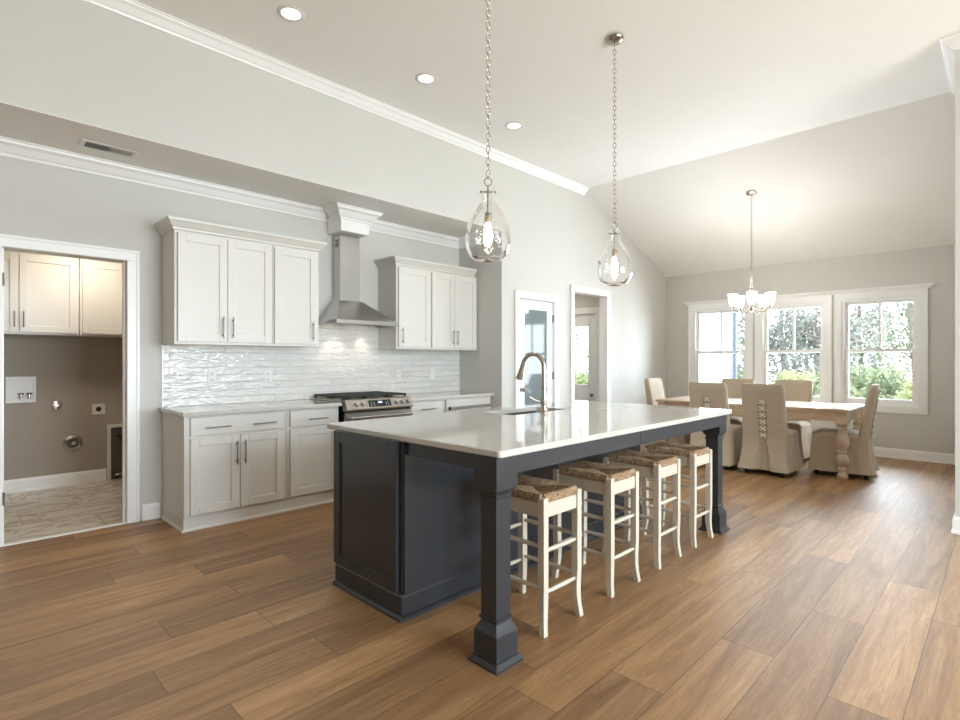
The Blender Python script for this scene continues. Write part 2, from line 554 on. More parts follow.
# ------------------------------------------------------------------ the setting
YK, YB, XW, H, NZ = 5.0, 4.26, 8.93, 3.72, 2.835
XR, RIDGE, ZW = 4.67, 6.40, 2.757
BX, BY = 5.365, 0.285
X0, Y0 = -5.5, -4.6

struct('floor', MB().box(X0 - .15, XW + .15, Y0 - .15, YK + 0.0, -0.1, 0), 'floor')
struct('floor_laundry', MB().box(-1.0, 2.0, YK, 7.1, -0.1, 0.003), 'tile')
struct('floor_hall', MB().box(4.8, 7.3, YK, 6.2, -0.1, 0), 'floor')
struct('ceiling', MB().box(X0 - .15, RIDGE, Y0 - .15, YB, H, H + .15), 'ceil')
m = MB()
sl = (H - ZW) / (XW - RIDGE)
m.loops([[(RIDGE, y, H), (XW + .2, y, ZW - sl * .2), (XW + .2, y, ZW + .15), (RIDGE, y, H + .15)] for y in (BY - .1, YB + .13)])
struct('ceiling_slope', m, 'ceil')
struct('ceiling_niche', MB().box(X0 - .15, XR + .12, YB + .12, YK + .12, NZ, NZ + .12).box(X0 - .15, XR, YB, YB + .12, NZ, NZ + .004), 'ceil')
# kitchen wall with laundry doorway
LX0, LX1, LZ = 0.304, 1.045, 2.095
m = MB()
m.box(X0 - .15, LX0 - .02, YK, YK + .12, 0, NZ).box(LX1 + .02, XR + .12, YK, YK + .12, 0, NZ).box(LX0 - .02, LX1 + .02, YK, YK + .12, LZ + .02, NZ)
struct('wall_kitchen', m, 'wall')
struct('wall_bulkhead', MB().box(X0 - .15, XR, YB, YB + .12, NZ + .004, H + .1), 'wall')
struct('wall_niche', MB().box(XR, XR + .12, YB + .12, YK, 0, NZ), 'wall')
# wall with pantry door and hall opening
PX0, PX1, PZ = 4.983, 5.692, 2.068
OX0, OX1, OZ = 6.143, 6.985, 2.252
m = MB()
y0, y1 = YB, YB + .12
m.box(XR, PX0 - .015, y0, y1, 0, H + .1)
m.box(PX1 + .015, OX0 - .015, y0, y1, 0, H + .1)
m.box(OX1 + .015, XW + .15, y0, y1, 0, H + .1)
m.box(PX0 - .015, PX1 + .015, y0, y1, PZ + .015, H + .1)
m.box(OX0 - .015, OX1 + .015, y0, y1, OZ + .015, H + .1)
struct('wall_hall', m, 'wall')
# window wall
WC = [3.345, 2.295, 1.245]
WH, WZ0, WZ1 = 0.425, 0.69, 2.15
m = MB()
m.box(XW, XW + .15, BY - .3, YB + .12, 0, WZ0).box(XW, XW + .15, BY - .3, YB + .12, WZ1, ZW + .3)
edges = [YB + .12] + [e for c in WC for e in (c + WH, c - WH)] + [BY - .3]
for a, b in zip(edges[0::2], edges[1::2]): m.box(XW, XW + .15, b, a, WZ0, WZ1)
struct('wall_windows', m, 'wall')
m = MB()
m.box(BX, XW + .15, BY - .12, BY, 0, H + .05).box(BX, BX + .12, Y0, BY - .12, 0, H + .05)
struct('wall_right', m, 'wall')
struct('wall_left', MB().box(X0 - .15, X0, Y0 - .15, YK + .12, 0, H + .1), 'wall')
m = MB()
RX0, RX1, RZ1 = .8, 4.8, 3.3
m.box(X0 - .15, RX0, Y0 - .15, Y0, 0, H + .1).box(RX1, BX + .12, Y0 - .15, Y0, 0, H + .1).box(RX0, RX1, Y0 - .15, Y0, RZ1, H + .1).box(RX0, RX1, Y0 - .15, Y0, 0, .12)
struct('wall_rear', m, 'wall')
m = MB()
for i in range(5):
    x = RX0 + (RX1 - RX0) * i / 4
    m.box(x - .05, x + .05, Y0 - .11, Y0 - .03, .12, RZ1)
m.box(RX0, RX1, Y0 - .11, Y0 - .03, .12, .2).box(RX0, RX1, Y0 - .11, Y0 - .03, RZ1 - .08, RZ1).box(RX0, RX1, Y0 - .1, Y0 - .04, 1.95, 2.0)
struct('window_4', m, 'trim', 'wide white-framed window wall behind the viewpoint', None)

# laundry and pantry and hall shells
LY = 6.95
m = MB()
m.box(-1.1, 2.1, LY, LY + .1, 0, 2.6)
struct('wall_laundry', m, 'wall_shaded')
struct('wall_laundry_side', MB().box(1.62, 1.72, YK + .12, LY, 0, 2.6).box(-.95, -.85, YK + .12, LY, 0, 2.6), 'wall_shaded')
struct('ceiling_laundry', MB().box(-1.1, 2.1, YK + .12, LY + .1, 2.55, 2.65), 'ceil')
HX = 7.15
m = MB()
m.box(4.85, 5.95, 5.7, 5.8, 0, 2.6).box(5.9, 6.0, YB + .12, 6.1, 0, 2.6)
m.box(4.8, HX + .1, 6.1, 6.2, 0, 2.6)
struct('wall_pantry', m, 'wall')
HY0, HY1, HZ = 4.54, 5.36, 2.045
m = MB()
m.box(HX, HX + .12, YB + .12, HY0, 0, 2.6).box(HX, HX + .12, HY1, 6.1, 0, 2.6).box(HX, HX + .12, HY0, HY1, HZ, 2.6)
struct('wall_hall_end', m, 'wall')
struct('ceiling_hall', MB().box(4.79, HX + .12, YB + .12, 6.2, 2.5, 2.6), 'ceil')

# crowns and baseboards
crown = [(0, -.105), (.012, -.105), (.018, -.088), (.03, -.08), (.062, -.04), (.085, -.026), (.088, -.01), (.1, -.008), (.1, 0), (0, 0)]
cr = lambda z, s=1.0: [(o * s, z + q * s) for o, q in crown]
struct('trim_1', MB().sweep(cr(H, .85), [(X0, YB), (RIDGE, YB)]), 'trim')
struct('trim_2', MB().sweep(cr(NZ), [(X0, YK), (2.81, YK)]), 'trim')
struct('trim_3', MB().sweep(cr(NZ), [(3.142, YK), (XR, YK), (XR, YB + .05)]), 'trim')
struct('trim_4', MB().sweep(cr(H, .85), [(RIDGE, BY), (BX, BY), (BX, Y0)]), 'trim')
base = [(0, 0), (.022, 0), (.022, .018), (.015, .022), (.015, .105), (.008, .128), (0, .128)]
struct('baseboard_windows', MB().sweep(base, [(OX1 + .105, YB), (XW, YB), (XW, BY), (BX, BY), (BX, Y0)]), 'trim')
struct('baseboard_hall', MB().sweep(base, [(PX1 + .105, YB), (OX0 - .105, YB)]), 'trim')
struct('baseboard_pantry', MB().sweep(base, [(XR + .01, YB), (PX0 - .105, YB)]), 'trim')
struct('baseboard_kitchen', MB().sweep(base, [(LX1 + .105, YK), (1.276, YK)]), 'trim')
struct('baseboard_rear', MB().sweep(base, [(X0, Y0), (X0, YK)]), 'trim')
struct('baseboard_laundry', MB().sweep([(o, z + .003) for o, z in base], [(-.8, LY), (1.262, LY)]), 'trim')

def casing(mb, x0, x1, z1, yf, w_=.085, th=.018, z0=0.0):
    """door casing around an opening x0..x1 up to z1, on the face y = yf, facing -y"""
    b = .004
    for a, c in ((x0 - w_, x0), (x1, x1 + w_)):
        mb.box(a, c, yf - th, yf, z0, z1, b)
    mb.box(x0 - w_, x1 + w_, yf - th, yf, z1, z1 + w_, b)
    # raised outer bead
    mb.box(x0 - w_, x0 - w_ + .02, yf - th - .007, yf - th + .004, z0, z1 + w_, .002)
    mb.box(x1 + w_ - .02, x1 + w_, yf - th - .007, yf - th + .004, z0, z1 + w_, .002)
    mb.box(x0 - w_ + .02, x1 + w_ - .02, yf - th - .007, yf - th + .004, z1 + w_ - .02, z1 + w_, .002)
    return mb
def jamb(mb, x0, x1, z1, y0, y1, t=.018):
    mb.box(x0 - t, x0, y0, y1, 0, z1).box(x1, x1 + t, y0, y1, 0, z1).box(x0 - t, x1 + t, y0, y1, z1, z1 + t)
    return mb
m = casing(MB(), LX0, LX1, LZ, YK); jamb(m, LX0, LX1, LZ, YK - .001, YK + .13)
m.box(LX1 - .012, LX1, YK + .05, YK + .09, 0, LZ).box(LX0, LX0 + .012, YK + .05, YK + .09, 0, LZ)
lt = struct('trim_5', m, 'trim')
m = MB()
for z in (1.87, .33):
    m.box(LX0 + .0, LX0 + .004, YK + .005, YK + .04, z - .045, z + .045); m.cyl((LX0 + .008, YK - .002, z - .045), (LX0 + .008, YK - .002, z + .045), .007)
m.build('hinge', 'pull', lt)
struct('trim_6', jamb(casing(MB(), PX0, PX1, PZ, YB), PX0, PX1, PZ, YB - .001, YB + .12, .014), 'trim')
struct('trim_7', jamb(casing(MB(), OX0, OX1, OZ, YB, .085), OX0, OX1, OZ, YB - .001, YB + .121, .014), 'trim')
struct('trim_8', MB().box(LX0, LX1, YK - .015, YK + .03, 0.0, .008, .003), 'trim')   # threshold strip

# pantry door
d1 = thing('door_1', 'white pantry door with a full tall glass panel, closed', 'door', (PX0, YB + .02, 0), 0, None, 'structure')
dw, dz = PX1 - PX0, PZ - .008
m = MB()
gx0, gx1, gz0, gz1 = .125, dw - .108, .26, 1.955
m.box(.003, gx0, 0, .035, .008, dz, .002).box(gx1, dw - .003, 0, .035, .008, dz, .002).box(gx0, gx1, 0, .035, .008, gz0, .002).box(gx0, gx1, 0, .035, gz1, dz, .002)
for a, b, c, e in ((gx0, gx0 + .012, gz0, gz1), (gx1 - .012, gx1, gz0, gz1), (gx0, gx1, gz0, gz0 + .012), (gx0, gx1, gz1 - .012, gz1)):
    m.box(a, b, .004, .03, c, e, .002)
m.build('door_slab', 'trim', d1)
MB().box(gx0 + .005, gx1 - .005, .014, .02, gz0 + .005, gz1 - .005).build('glass_panel', 'pane2', d1)
m = MB().cyl((.05, .0, .94), (.05, -.006, .94), .03).cyl((.05, -.004, .94), (.05, -.04, .94), .011)
m.sphere((.05, -.055, .94), .027)
m.build('door_knob', 'pull', d1, True)
for z in (1.85, 1.1, .25):
    MB().box(dw - .008, dw + .006, -.006, .0, z - .045, z + .045).cyl((dw - .001, -.007, z - .047), (dw - .001, -.007, z + .047), .007).build('hinge', 'slot', d1)

# hall end door (faces -x)
d2 = thing('door_2', 'pale half-glazed entry door seen through the cased opening', 'door', (HX + .03, HY0 + .02, 0), -PI / 2, None, 'structure')
# local x runs toward -y after the rotation, so parts are mirrored by building from 0 to -width
dw2 = HY1 - HY0 - .04
m = MB()
a0, a1, g0, g1 = -.72 + .05, -.125, .90, 1.86
m.box(-dw2, a0, 0, .04, .01, HZ - .003, .002).box(a1, 0, 0, .04, .01, HZ - .003, .002).box(a0, a1, 0, .04, .01, g0, .002).box(a0, a1, 0, .04, g1, HZ - .003, .002)
for q in ((a0 - .02, a0 + .02, g0 - .02, g1 + .02), (a1 - .02, a1 + .02, g0 - .02, g1 + .02), (a0, a1, g0 - .02, g0 + .02), (a0, a1, g1 - .02, g1 + .02)):
    m.box(q[0], q[1], -.008, .048, q[2], q[3], .003)
m.build('door_slab', 'trim', d2)
MB().box(a0, a1, .016, .024, g0, g1).build('glass_panel', 'glass', d2)
m = MB().cyl((-.06, 0, .76), (-.06, -.04, .76), .012).sphere((-.06, -.05, .76), .026)
m.build('door_knob', 'pull', d2, True)
m = MB()
for a, b in ((HY0 - .075, HY0 + .012), (HY1 - .012, HY1 + .075)): m.box(HX - .018, HX, a, b, 0, HZ, .003)
m.box(HX - .018, HX, HY0 - .075, HY1 + .075, HZ - .01, HZ + .085, .003)
struct('trim_9', m, 'trim')

# dining windows
def window(i, yc, label):
    t = thing('window_%d' % i, label, 'window', (XW, yc, 0), -PI / 2, None, 'structure')
    # local: x to the right seen from inside, y outward (+x world), z up
    W_ = WH
    m = MB()
    jt = .028
    m.box(-W_, -W_ + jt, -.001, .14, WZ0, WZ1).box(W_ - jt, W_, -.001, .14, WZ0, WZ1).box(-W_ + jt, W_ - jt, -.001, .14, WZ1 - jt, WZ1).box(-W_ + jt, W_ - jt, -.001, .14, WZ0, WZ0 + jt)
    m.build('jamb', 'trim', t)
    m = MB()
    b = .004
    cw = .086
    m.box(-W_ - cw, -W_ + .004, -.02, 0, WZ0 - .02, WZ1 + .005, b).box(W_ - .004, W_ + cw, -.02, 0, WZ0 - .02, WZ1 + .005, b)
    m.box(-W_ - cw, -W_ - cw + .022, -.028, -.016, WZ0 - .02, WZ1, .002).box(W_ + cw - .022, W_ + cw, -.028, -.016, WZ0 - .02, WZ1, .002)
    m.box(-W_ - cw, W_ + cw, -.022, 0, WZ1 - .004, WZ1 + .085, b)
    m.box(-W_ - cw, W_ + cw, -.02, 0, WZ0 - .085, WZ0 + .004, b)
    m.build('casing', 'trim', t)
    zm = 1.435
    m = MB()   # upper sash sits outside
    s0, s1 = -W_ + jt, W_ - jt
    m.box(s0, s0 + .045, .08, .115, zm - .02, WZ1 - jt, .002).box(s1 - .045, s1, .08, .115, zm - .02, WZ1 - jt, .002)
    m.box(s0 + .045, s1 - .045, .08, .115, WZ1 - jt - .045, WZ1 - jt, .002).box(s0 + .045, s1 - .045, .08, .115, zm - .02, zm + .022, .002)
    m.box(-.015, .015, .080, .114, zm + .02, WZ1 - jt - .04)
    us = m.build('upper_sash', 'trim', t)
    MB().box(s0 + .04, s1 - .04, .094, .1, zm + .0, WZ1 - jt - .03).build('pane', 'glass', us)
    m = MB()
    m.box(s0, s0 + .047, .035, .07, WZ0 + jt, zm + .025, .002).box(s1 - .047, s1, .035, .07, WZ0 + jt, zm + .025, .002)
    m.box(s0 + .047, s1 - .047, .035, .07, WZ0 + jt, WZ0 + jt + .06, .002).box(s0 + .047, s1 - .047, .035, .07, zm - .018, zm + .025, .002)
    ls = m.build('lower_sash', 'trim', t)
    MB().box(s0 + .04, s1 - .04, .05, .056, WZ0 + jt + .04, zm).build('pane', 'glass', ls)
    MB().box(-.03, .03, .02, .04, zm + .022, zm + .035, .003).build('latch', 'white', ls)
    return t
window(1, WC[0], 'leftmost dining window, looking onto a white sided wall')
window(2, WC[1], 'middle dining window, behind the chandelier and table')
window(3, WC[2], 'rightmost dining window, looking onto trees and yellow-green shrubs')
hd = [(0, 2.232), (.026, 2.232), (.03, 2.245), (.045, 2.258), (.062, 2.272), (.066, 2.286), (0, 2.286)]
ya, yb = WC[0] + WH + .088, WC[2] - WH - .088
struct('trim_10', MB().sweep(hd, [(XW + .03, ya), (XW, ya), (XW, yb), (XW + .03, yb)]).sweep([(0, .60), (.02, .60), (.02, .612), (0, .612)], [(XW, ya), (XW, yb)]), 'trim')

# hood cover box with its own crown
hb = thing('hood_cover_box', 'white crown-topped box boxing in the hood duct at the ceiling', 'duct cover', (2.81, YK, 0))
MB().box(0, .33, -.27, -.004, 2.60, NZ - .002, .003).build('box_body', 'trim', hb)
MB().sweep([(o * 1.1, NZ - .002 + z * 1.15) for o, z in crown], [(0, -.13), (0, -.27), (.33, -.27), (.33, -.13)]).build('crown_molding', 'trim', hb)

# backsplash
m = MB()
m.box(1.30, XR, YK - .01, YK, .911, 1.432).box(2.53, 3.44, YK - .01, YK, 1.432, 1.74)
struct('wall_backsplash', m, 'splash')
struct('trim_11', MB().box(1.290, 1.300, YK - .013, YK, .911, 1.432), 'trim')

# ------------------------------------------------------------------ kitchen cabinets
def pull(mb, x, z, L, vert, yf):
    r = .0058
    if vert:
        mb.cyl((x, yf - .032, z - L / 2), (x, yf - .032, z + L / 2), r, 10)
        for s in (-1, 1): mb.cyl((x, yf, z + s * L * .36), (x, yf - .032, z + s * L * .36), r * .85, 8)
    else:
        mb.cyl((x - L / 2, yf - .032, z), (x + L / 2, yf - .032, z), r, 10)
        for s in (-1, 1): mb.cyl((x + s * L * .36, yf, z), (x + s * L * .36, yf - .032, z), r * .85, 8)
    return mb

def wall_cabinet(label, x0, x1, z0, z1, depth, doors, yw=YK, mat='cab', group=None, hz=None, hl=.175, gap=.0):
    """doors: [(xa, xb, handle_x)] in world x"""
    t = thing('wall_cabinet', label, 'cabinet', (x0, yw, 0), 0, group)
    W_ = x1 - x0
    MB().box(0, W_, -depth, -.002, z0, z1, .002).build('cabinet_body', mat, t)
    for xa, xb, hx in doors:
        d = MB().shaker(xa - x0, xb - x0, z0 + .022, z1 - .022, -depth - .021, .02, .062).build('door', mat, t)
        pull(MB(), hx - x0, (z0 + .145) if hz is None else hz, hl, True, -depth - .021).build('handle', 'pull', d, True)
    return t
UD = .33
wall_cabinet('white two-door wall cabinet left of the range hood, over the outlets', 1.295, 2.083, 1.43, 2.335, UD, [(1.316, 1.692, 1.655), (1.696, 2.070, 1.733)])
wall_cabinet('white single-door wall cabinet touching the left side of the hood', 2.085, 2.535, 1.43, 2.335, UD, [(2.098, 2.503, 2.462)])
wall_cabinet('white single-door wall cabinet just right of the range hood', 3.438, 3.913, 1.425, 2.325, UD, [(3.462, 3.900, 3.503)])
wall_cabinet('white two-door wall cabinet right of the hood, ending at the niche wall', 3.915, 4.662, 1.425, 2.325, UD, [(3.928, 4.272, 4.243), (4.276, 4.636, 4.308)])
ccr = [(0, 0), (.012, 0), (.014, .016), (.022, .024), (.046, .056), (.056, .064), (.058, .084), (0, .084)]
def cab_crown(x0, x1, z, label, right_open=True):
    path = [(x0, YK - .002), (x0, YK - UD), (x1, YK - UD)] + ([(x1, YK - .002)] if right_open else [])
    o = MB().sweep([(o, z + q) for o, q in ccr], path).build('cabinet_crown', 'cab')
    return tag(o, label, 'crown', None, 'thing')
cab_crown(1.295, 2.535, 2.337, 'white crown along the top of the wall cabinets left of the hood')
cab_crown(3.438, 4.610, 2.327, 'white crown along the top of the wall cabinets right of the hood', False)

CF = 4.43   # base cabinet face frame
CT = 0.879
def base_cabinet(label, x0, x1, drawers, doors, left_end=False):
    t = thing('base_cabinet', label, 'cabinet', (x0, CF, 0), 0)
    W_ = x1 - x0
    dp = YK - CF
    m = MB().box(0, W_, 0, dp - .002, .105, CT, .001)
    m.build('cabinet_body', 'cab', t)
    m = MB().box(0 if not left_end else 0, W_, .012, dp - .01, 0, .105)
    m.sweep([(0, 0), (.015, 0), (.012, .012), (0, .017)], ([(0, dp - .012), (0, .012), (W_, .012)] if left_end else [(0, .012), (W_, .012)]))
    m.build('plinth', 'cab', t)
    for xa, xb, hs in drawers:
        d = MB().box(xa - x0, xb - x0, -.021, -.001, .722, .862, .0025).build('drawer', 'cab', t)
        for h in hs: pull(MB(), h - x0, .782, .185, False, -.021).build('handle', 'pull', d, True)
    for xa, xb, hx in doors:
        d = MB().shaker(xa - x0, xb - x0, .118, .702, -.021, .02, .062).build('door', 'cab', t)
        if hx: pull(MB(), hx - x0, .565, .185, True, -.021).build('handle', 'pull', d, True)
    return t
base_cabinet('white base cabinet with wide two-pull drawer over two doors, end of the run', 1.295, 2.10, [(1.335, 2.068, (1.528, 1.898))], [(1.335, 1.700, 1.672), (1.706, 2.068, 1.736)], True)
base_cabinet('narrower white base cabinet with one drawer pull, left of the gas range', 2.102, 2.606, [(2.128, 2.585, (2.38,))], [(2.128, 2.585, 2.548)])
base_cabinet('white base cabinet right of the gas range, its drawer pull above the island', 3.42, 3.92, [(3.442, 3.900, (3.655,))], [(3.442, 3.900, 3.48)])
# dishwasher
dwr = thing('dishwasher', 'white-fronted dishwasher with a bright steel bar handle near the niche wall', 'dishwasher', (3.922, CF, 0))
MB().box(0, .735, 0, .55, .10, CT - .001, .001).box(.01, .725, .03, .5, 0, .1).build('body', 'cab', dwr)
MB().box(.004, .70, -.022, -.001, .112, .865, .003).build('front_panel', 'cab', dwr)
m = MB().box(.03, .67, -.066, -.046, .752, .788, .006)
for x in (.07, .63): m.box(x - .012, x + .012, -.05, -.022, .760, .780)
h = m.build('handle', 'steel', dwr)
MB().box(.018, .0295, -.067, -.045, .751, .789, .002).build('handle_end_cap', 'black', h)

# worktops
def top(label, x0, x1, y0, y1, z, th=.032, name='worktop'):
    o = MB().box(x0, x1, y0, y1, z - th, z, .004, 2).build(name, 'quartz')
    return tag(o, label, 'worktop', None, 'thing')
top('pale quartz worktop on the base cabinets left of the range', 1.272, 2.612, 4.375, YK - .012, .911)
top('pale quartz worktop between the range and the niche wall', 3.416, XR - .004, 4.375, YK - .012, .911)

# gas range
r = thing('gas_range', 'stainless slide-in gas range with black grates under the hood', 'range', (2.634, 4.335, 0))
W_ = .768
MB().box(0.012, W_ - .012, .05, .64, .09, .80).box(0.004, W_ - .004, .04, .64, .80, .912, .002).box(.03, W_ - .03, .09, .6, 0, .09).build('body', 'black', r)
m = MB()
m.loops([[(x, 0.0, .828), (x, -.012, .842), (x, .03, .928), (x, .075, .936), (x, .075, .828)] for x in (.0, W_)])
m.build('control_panel', 'steel2', r)
pn = Vector((0, -.086, .042)).normalized(); ps = Vector((0, .042, .086)).normalized()
def on_panel(x, s): return Vector((x, -.012, .842)) + ps * s
c0, c1 = on_panel(.245, .018) + pn * .0008, on_panel(.50, .08) + pn * .0008
m = MB()
q = [on_panel(.245, .016), on_panel(.50, .016), on_panel(.50, .082), on_panel(.245, .082)]
m.loops([[tuple(p - pn * .002) for p in q], [tuple(p + pn * .0025) for p in q]])
dsp = m.build('display_screen', 'blackglass', r)
m = MB()
q = [on_panel(.355, .05), on_panel(.40, .05), on_panel(.40, .068), on_panel(.355, .068)]
m.loops([[tuple(p + pn * .002) for p in q], [tuple(p + pn * .0032) for p in q]])
m.build('clock_readout', 'display', dsp)
for k in range(4):
    for x in (.27, .30, .44, .465):
        a = on_panel(x, .026 + .012 * k)
        q = [a + Vector((dx, 0, 0)) + ps * dz_ for dx, dz_ in ((0, 0), (.008, 0), (.008, .002), (0, .002))]
        MB().loops([[tuple(p + pn * .002) for p in q], [tuple(p + pn * .0031) for p in q]]).build('touch_button', 'display', dsp)
for x in (.105, .175, .565, .635, .705):
    a = on_panel(x, .048)
    m = MB().tube([tuple(a - pn * .004), tuple(a + pn * .006)], .027, 18)
    m.tube([tuple(a + pn * .005), tuple(a + pn * .034)], [.021, .018], 18)
    m.build('knob', 'steel', r, True)
MB().box(.004, W_ - .004, .012, .06, .20, .81, .004).build('oven_door', 'steel2', r)
m = MB().cyl((.03, -.03, .765), (W_ - .03, -.03, .765), .013, 14)
for x in (.06, W_ - .06): m.cyl((x, .013, .765), (x, -.03, .765), .01)
m.build('oven_handle', 'steel', r, True)
MB().box(.004, W_ - .004, .012, .06, .095, .19, .004).build('warming_drawer', 'steel2', r)
MB().box(-.018, W_ + .012, .08, .645, .9125, .922, .003).build('cooktop', 'steel2', r)
for i in range(3):
    x0 = .004 + i * .255
    m = MB()
    for y in (.10, .36, .62): m.box(x0 + .004, x0 + .246, y - .008, y + .008, .944, .964, .004)
    for k in range(4):
        x = x0 + .014 + k * .074
        m.box(x - .007, x + .007, .10, .62, .944, .964, .004)
    for x in (x0 + .014, x0 + .236):
        for y in (.11, .61): m.box(x - .007, x + .007, y - .007, y + .007, .922, .946)
    m.build('grate', 'black', r)
for x, y in ((.13, .22), (.13, .5), (.384, .36), (.64, .22), (.64, .5)):
    MB().lathe([(.045, .922), (.045, .930), (.03, .932), (.03, .937), (.001, .9375)], 18, (x, y, 0)).build('burner', 'black', r, True)

# range hood
hd_ = thing('range_hood', 'stainless pyramid range hood with a slim chimney over the range', 'range hood', (2.685, YK, 0))
W_ = .725
m = MB()
rect = lambda x0, x1, y0, y1, z: [(x0, y0, z), (x1, y0, z), (x1, y1, z), (x0, y1, z)]
m.loops([rect(.0, W_, -.40, -.011, 1.70), rect(.165, .435, -.17, -.011, 1.915)])
m.build('canopy', 'steel', hd_)
m = MB().box(-.004, W_ + .004, -.404, -.385, 1.662, 1.702, .002).box(-.004, .02, -.385, -.011, 1.662, 1.702, .002).box(W_ - .02, W_ + .004, -.385, -.011, 1.662, 1.702, .002)
m.box(.02, W_ - .02, -.385, -.011, 1.69, 1.699)
m.build('rim', 'steel', hd_)
ch = MB().box(.185, .415, -.15, -.004, 1.90, 2.599, .002).build('chimney', 'steel', hd_)
m = MB()
for k in range(5): m.box(.1838, .186, -.125, -.06, 2.47 + k * .016, 2.478 + k * .016)
m.build('chimney_vent', 'slot', ch)
for x in (.2, .52):
    MB().cyl((x, -.15, 1.689), (x, -.15, 1.6835), .034, 18).build('hood_lamp', 'hoodlamp', hd_)
    l = bpy.data.lights.new('hood_spot', 'SPOT'); l.energy = HOOD_W; l.color = (1, .86, .70); l.spot_size = math.radians(74); l.spot_blend = .45; l.shadow_soft_size = .03
    o = bpy.data.objects.new('hood_spot', l); o.location = (2.685 + x, YK - .15, 1.675); o.rotation_euler = (math.radians(12), 0, 0); COL.objects.link(o)
m = MB()
for k in range(5): m.cyl((.30 + k * .03, -.404, 1.68), (.30 + k * .03, -.407, 1.68), .006, 10)
m.build('button_row', 'chrome', hd_)

# outlets, switch
def plate(name, label, cat, loc, kind, w_=.076, h_=.118, rz=0.0):
    t = thing(name, label, cat, loc, rz)
    MB().box(-w_ / 2, w_ / 2, -.006, 0, -h_ / 2, h_ / 2, .003).build('cover_plate', 'white', t)
    if kind == 'outlet':
        for s in (-1, 1):
            sk = MB().box(-.017, .017, -.0085, -.005, s * .027 - .016, s * .027 + .016, .002).build('socket', 'white', t)
            MB().box(-.008, -.005, -.009, -.008, s * .027 - .005, s * .027 + .006).box(.005, .008, -.009, -.008, s * .027 - .005, s * .027 + .006).cyl((0, -.008, s * .027 - .01), (0, -.009, s * .027 - .01), .003, 8).build('slots', 'slot', sk)
    elif kind == 'switch':
        MB().box(-.017, .017, -.009, -.005, -.034, .034, .002).build('rocker', 'white', t)
    return t
plate('wall_outlet', 'white outlet on the backsplash under the leftmost wall cabinet door', 'outlet', (1.683, YK - .0105, 1.155), 'outlet')
plate('wall_outlet', 'white outlet on the backsplash second from the left, nearer the range', 'outlet', (2.184, YK - .0105, 1.15), 'outlet')
plate('wall_outlet', 'white outlet on the backsplash just right of the range', 'outlet', (3.70, YK - .0105, 1.135), 'outlet')
plate('light_switch', 'white rocker switch on the backsplash near the niche wall', 'switch', (4.21, YK - .0105, 1.135), 'switch')
plate('light_switch', 'white wall switch right of the cased opening', 'switch', (7.245, YB - .0005, 1.14), 'switch')

# ceiling register in the niche
v = thing('air_vent', 'white slotted air register in the niche ceiling', 'vent', (.855, 4.63, NZ), math.radians(0))
MB().box(-.17, .17, -.075, .075, -.006, -.0002, .002).build('vent_frame', 'white', v)
for k in range(22):  # dark strips painted in for the shade inside the open slots
    x = -.135 + k * .0129
    m = MB()
    if k < 11: m.box(x, x + .0098, -.052, .052, -.0075, -.0055); mm = 'black'
    else: m.box(x, x + .006, -.045, .045, -.0075, -.0055); mm = 'seamdark'
    m.build('slot_shade', mm, v)

# ------------------------------------------------------------------ island
IX0, IX1, IY0, IY1, IZ = 1.640, 4.29, 1.508, 2.935, .920
isl = thing('kitchen_island', 'dark charcoal island cabinet with square corner posts', 'island', (0, 0, 0))
CX0, CX1, CY0, CY1 = 1.632, 4.06, 2.165, 2.80
ITZ = IZ - .03
sx0, sx1, sy0, sy1 = 2.79, 3.45, 2.445, 2.755
m = MB().box(CX0, CX1, CY0, CY1, .11, .67, .002)
m.box(CX0, sx0 - .06, CY0, CY1, .67, ITZ - .001, .002).box(sx1 + .06, CX1, CY0, CY1, .67, ITZ - .001, .002).box(sx0 - .06, sx1 + .06, CY0, CY0 + .02, .67, ITZ - .001).box(sx0 - .06, sx1 + .06, CY1 - .02, CY1, .67, ITZ - .001)
m.build('cabinet_body', 'island', isl)
MB().box(CX0 + .02, CX1 - .02, CY0 + .02, CY1 - .06, 0, .112).build('plinth', 'island', isl)
m = MB()
m.sweep([(0, 0), (.012, 0), (.012, .11), (.004, .122), (0, .122)], [(CX0, CY1 - .01), (CX0, CY0 - .0), (CX1, CY0 - .0), (CX1, CY1 - .01)])
m.sweep([(.012, 0), (.032, 0), (.030, .012), (.020, .022), (.012, .024)], [(CX0, CY1 - .01), (CX0, CY0 - .0), (CX1, CY0 - .0), (CX1, CY1 - .01)])
m.build('base_molding', 'island', isl)
# end panel (faces -x)
ep = MB().shaker(-.605, 0, 0, .765, 0, .022, .062, .01).build('end_panel', 'island', isl)
ep.location = (CX0 - .0225, CY0 + .022, .127); ep.rotation_euler = (0, 0, -PI / 2)
ep.scale = (1, 1, 1)
for i, (xa, xb) in enumerate(((CX0 + .006, 2.905), (2.911, CX1 - .006))):
    MB().box(xa, xb, CY0 - .012, CY0, .122, ITZ - .06, .003).build('back_panel', 'island', isl)
# far (kitchen side) doors
for k in range(4):
    xa = CX0 + .06 + k * .59
    d = MB().box(-.28, .28, -.02, 0, .125, ITZ - .02, .003).build('door', 'island', isl); d.location = (xa + .28, CY1 + .001, 0); d.rotation_euler = (0, 0, PI)
PW = .134
P0 = (1.630 + PW / 2, 1.516 + PW / 2)
P1 = (4.115 + PW / 2, 1.540 + PW / 2)
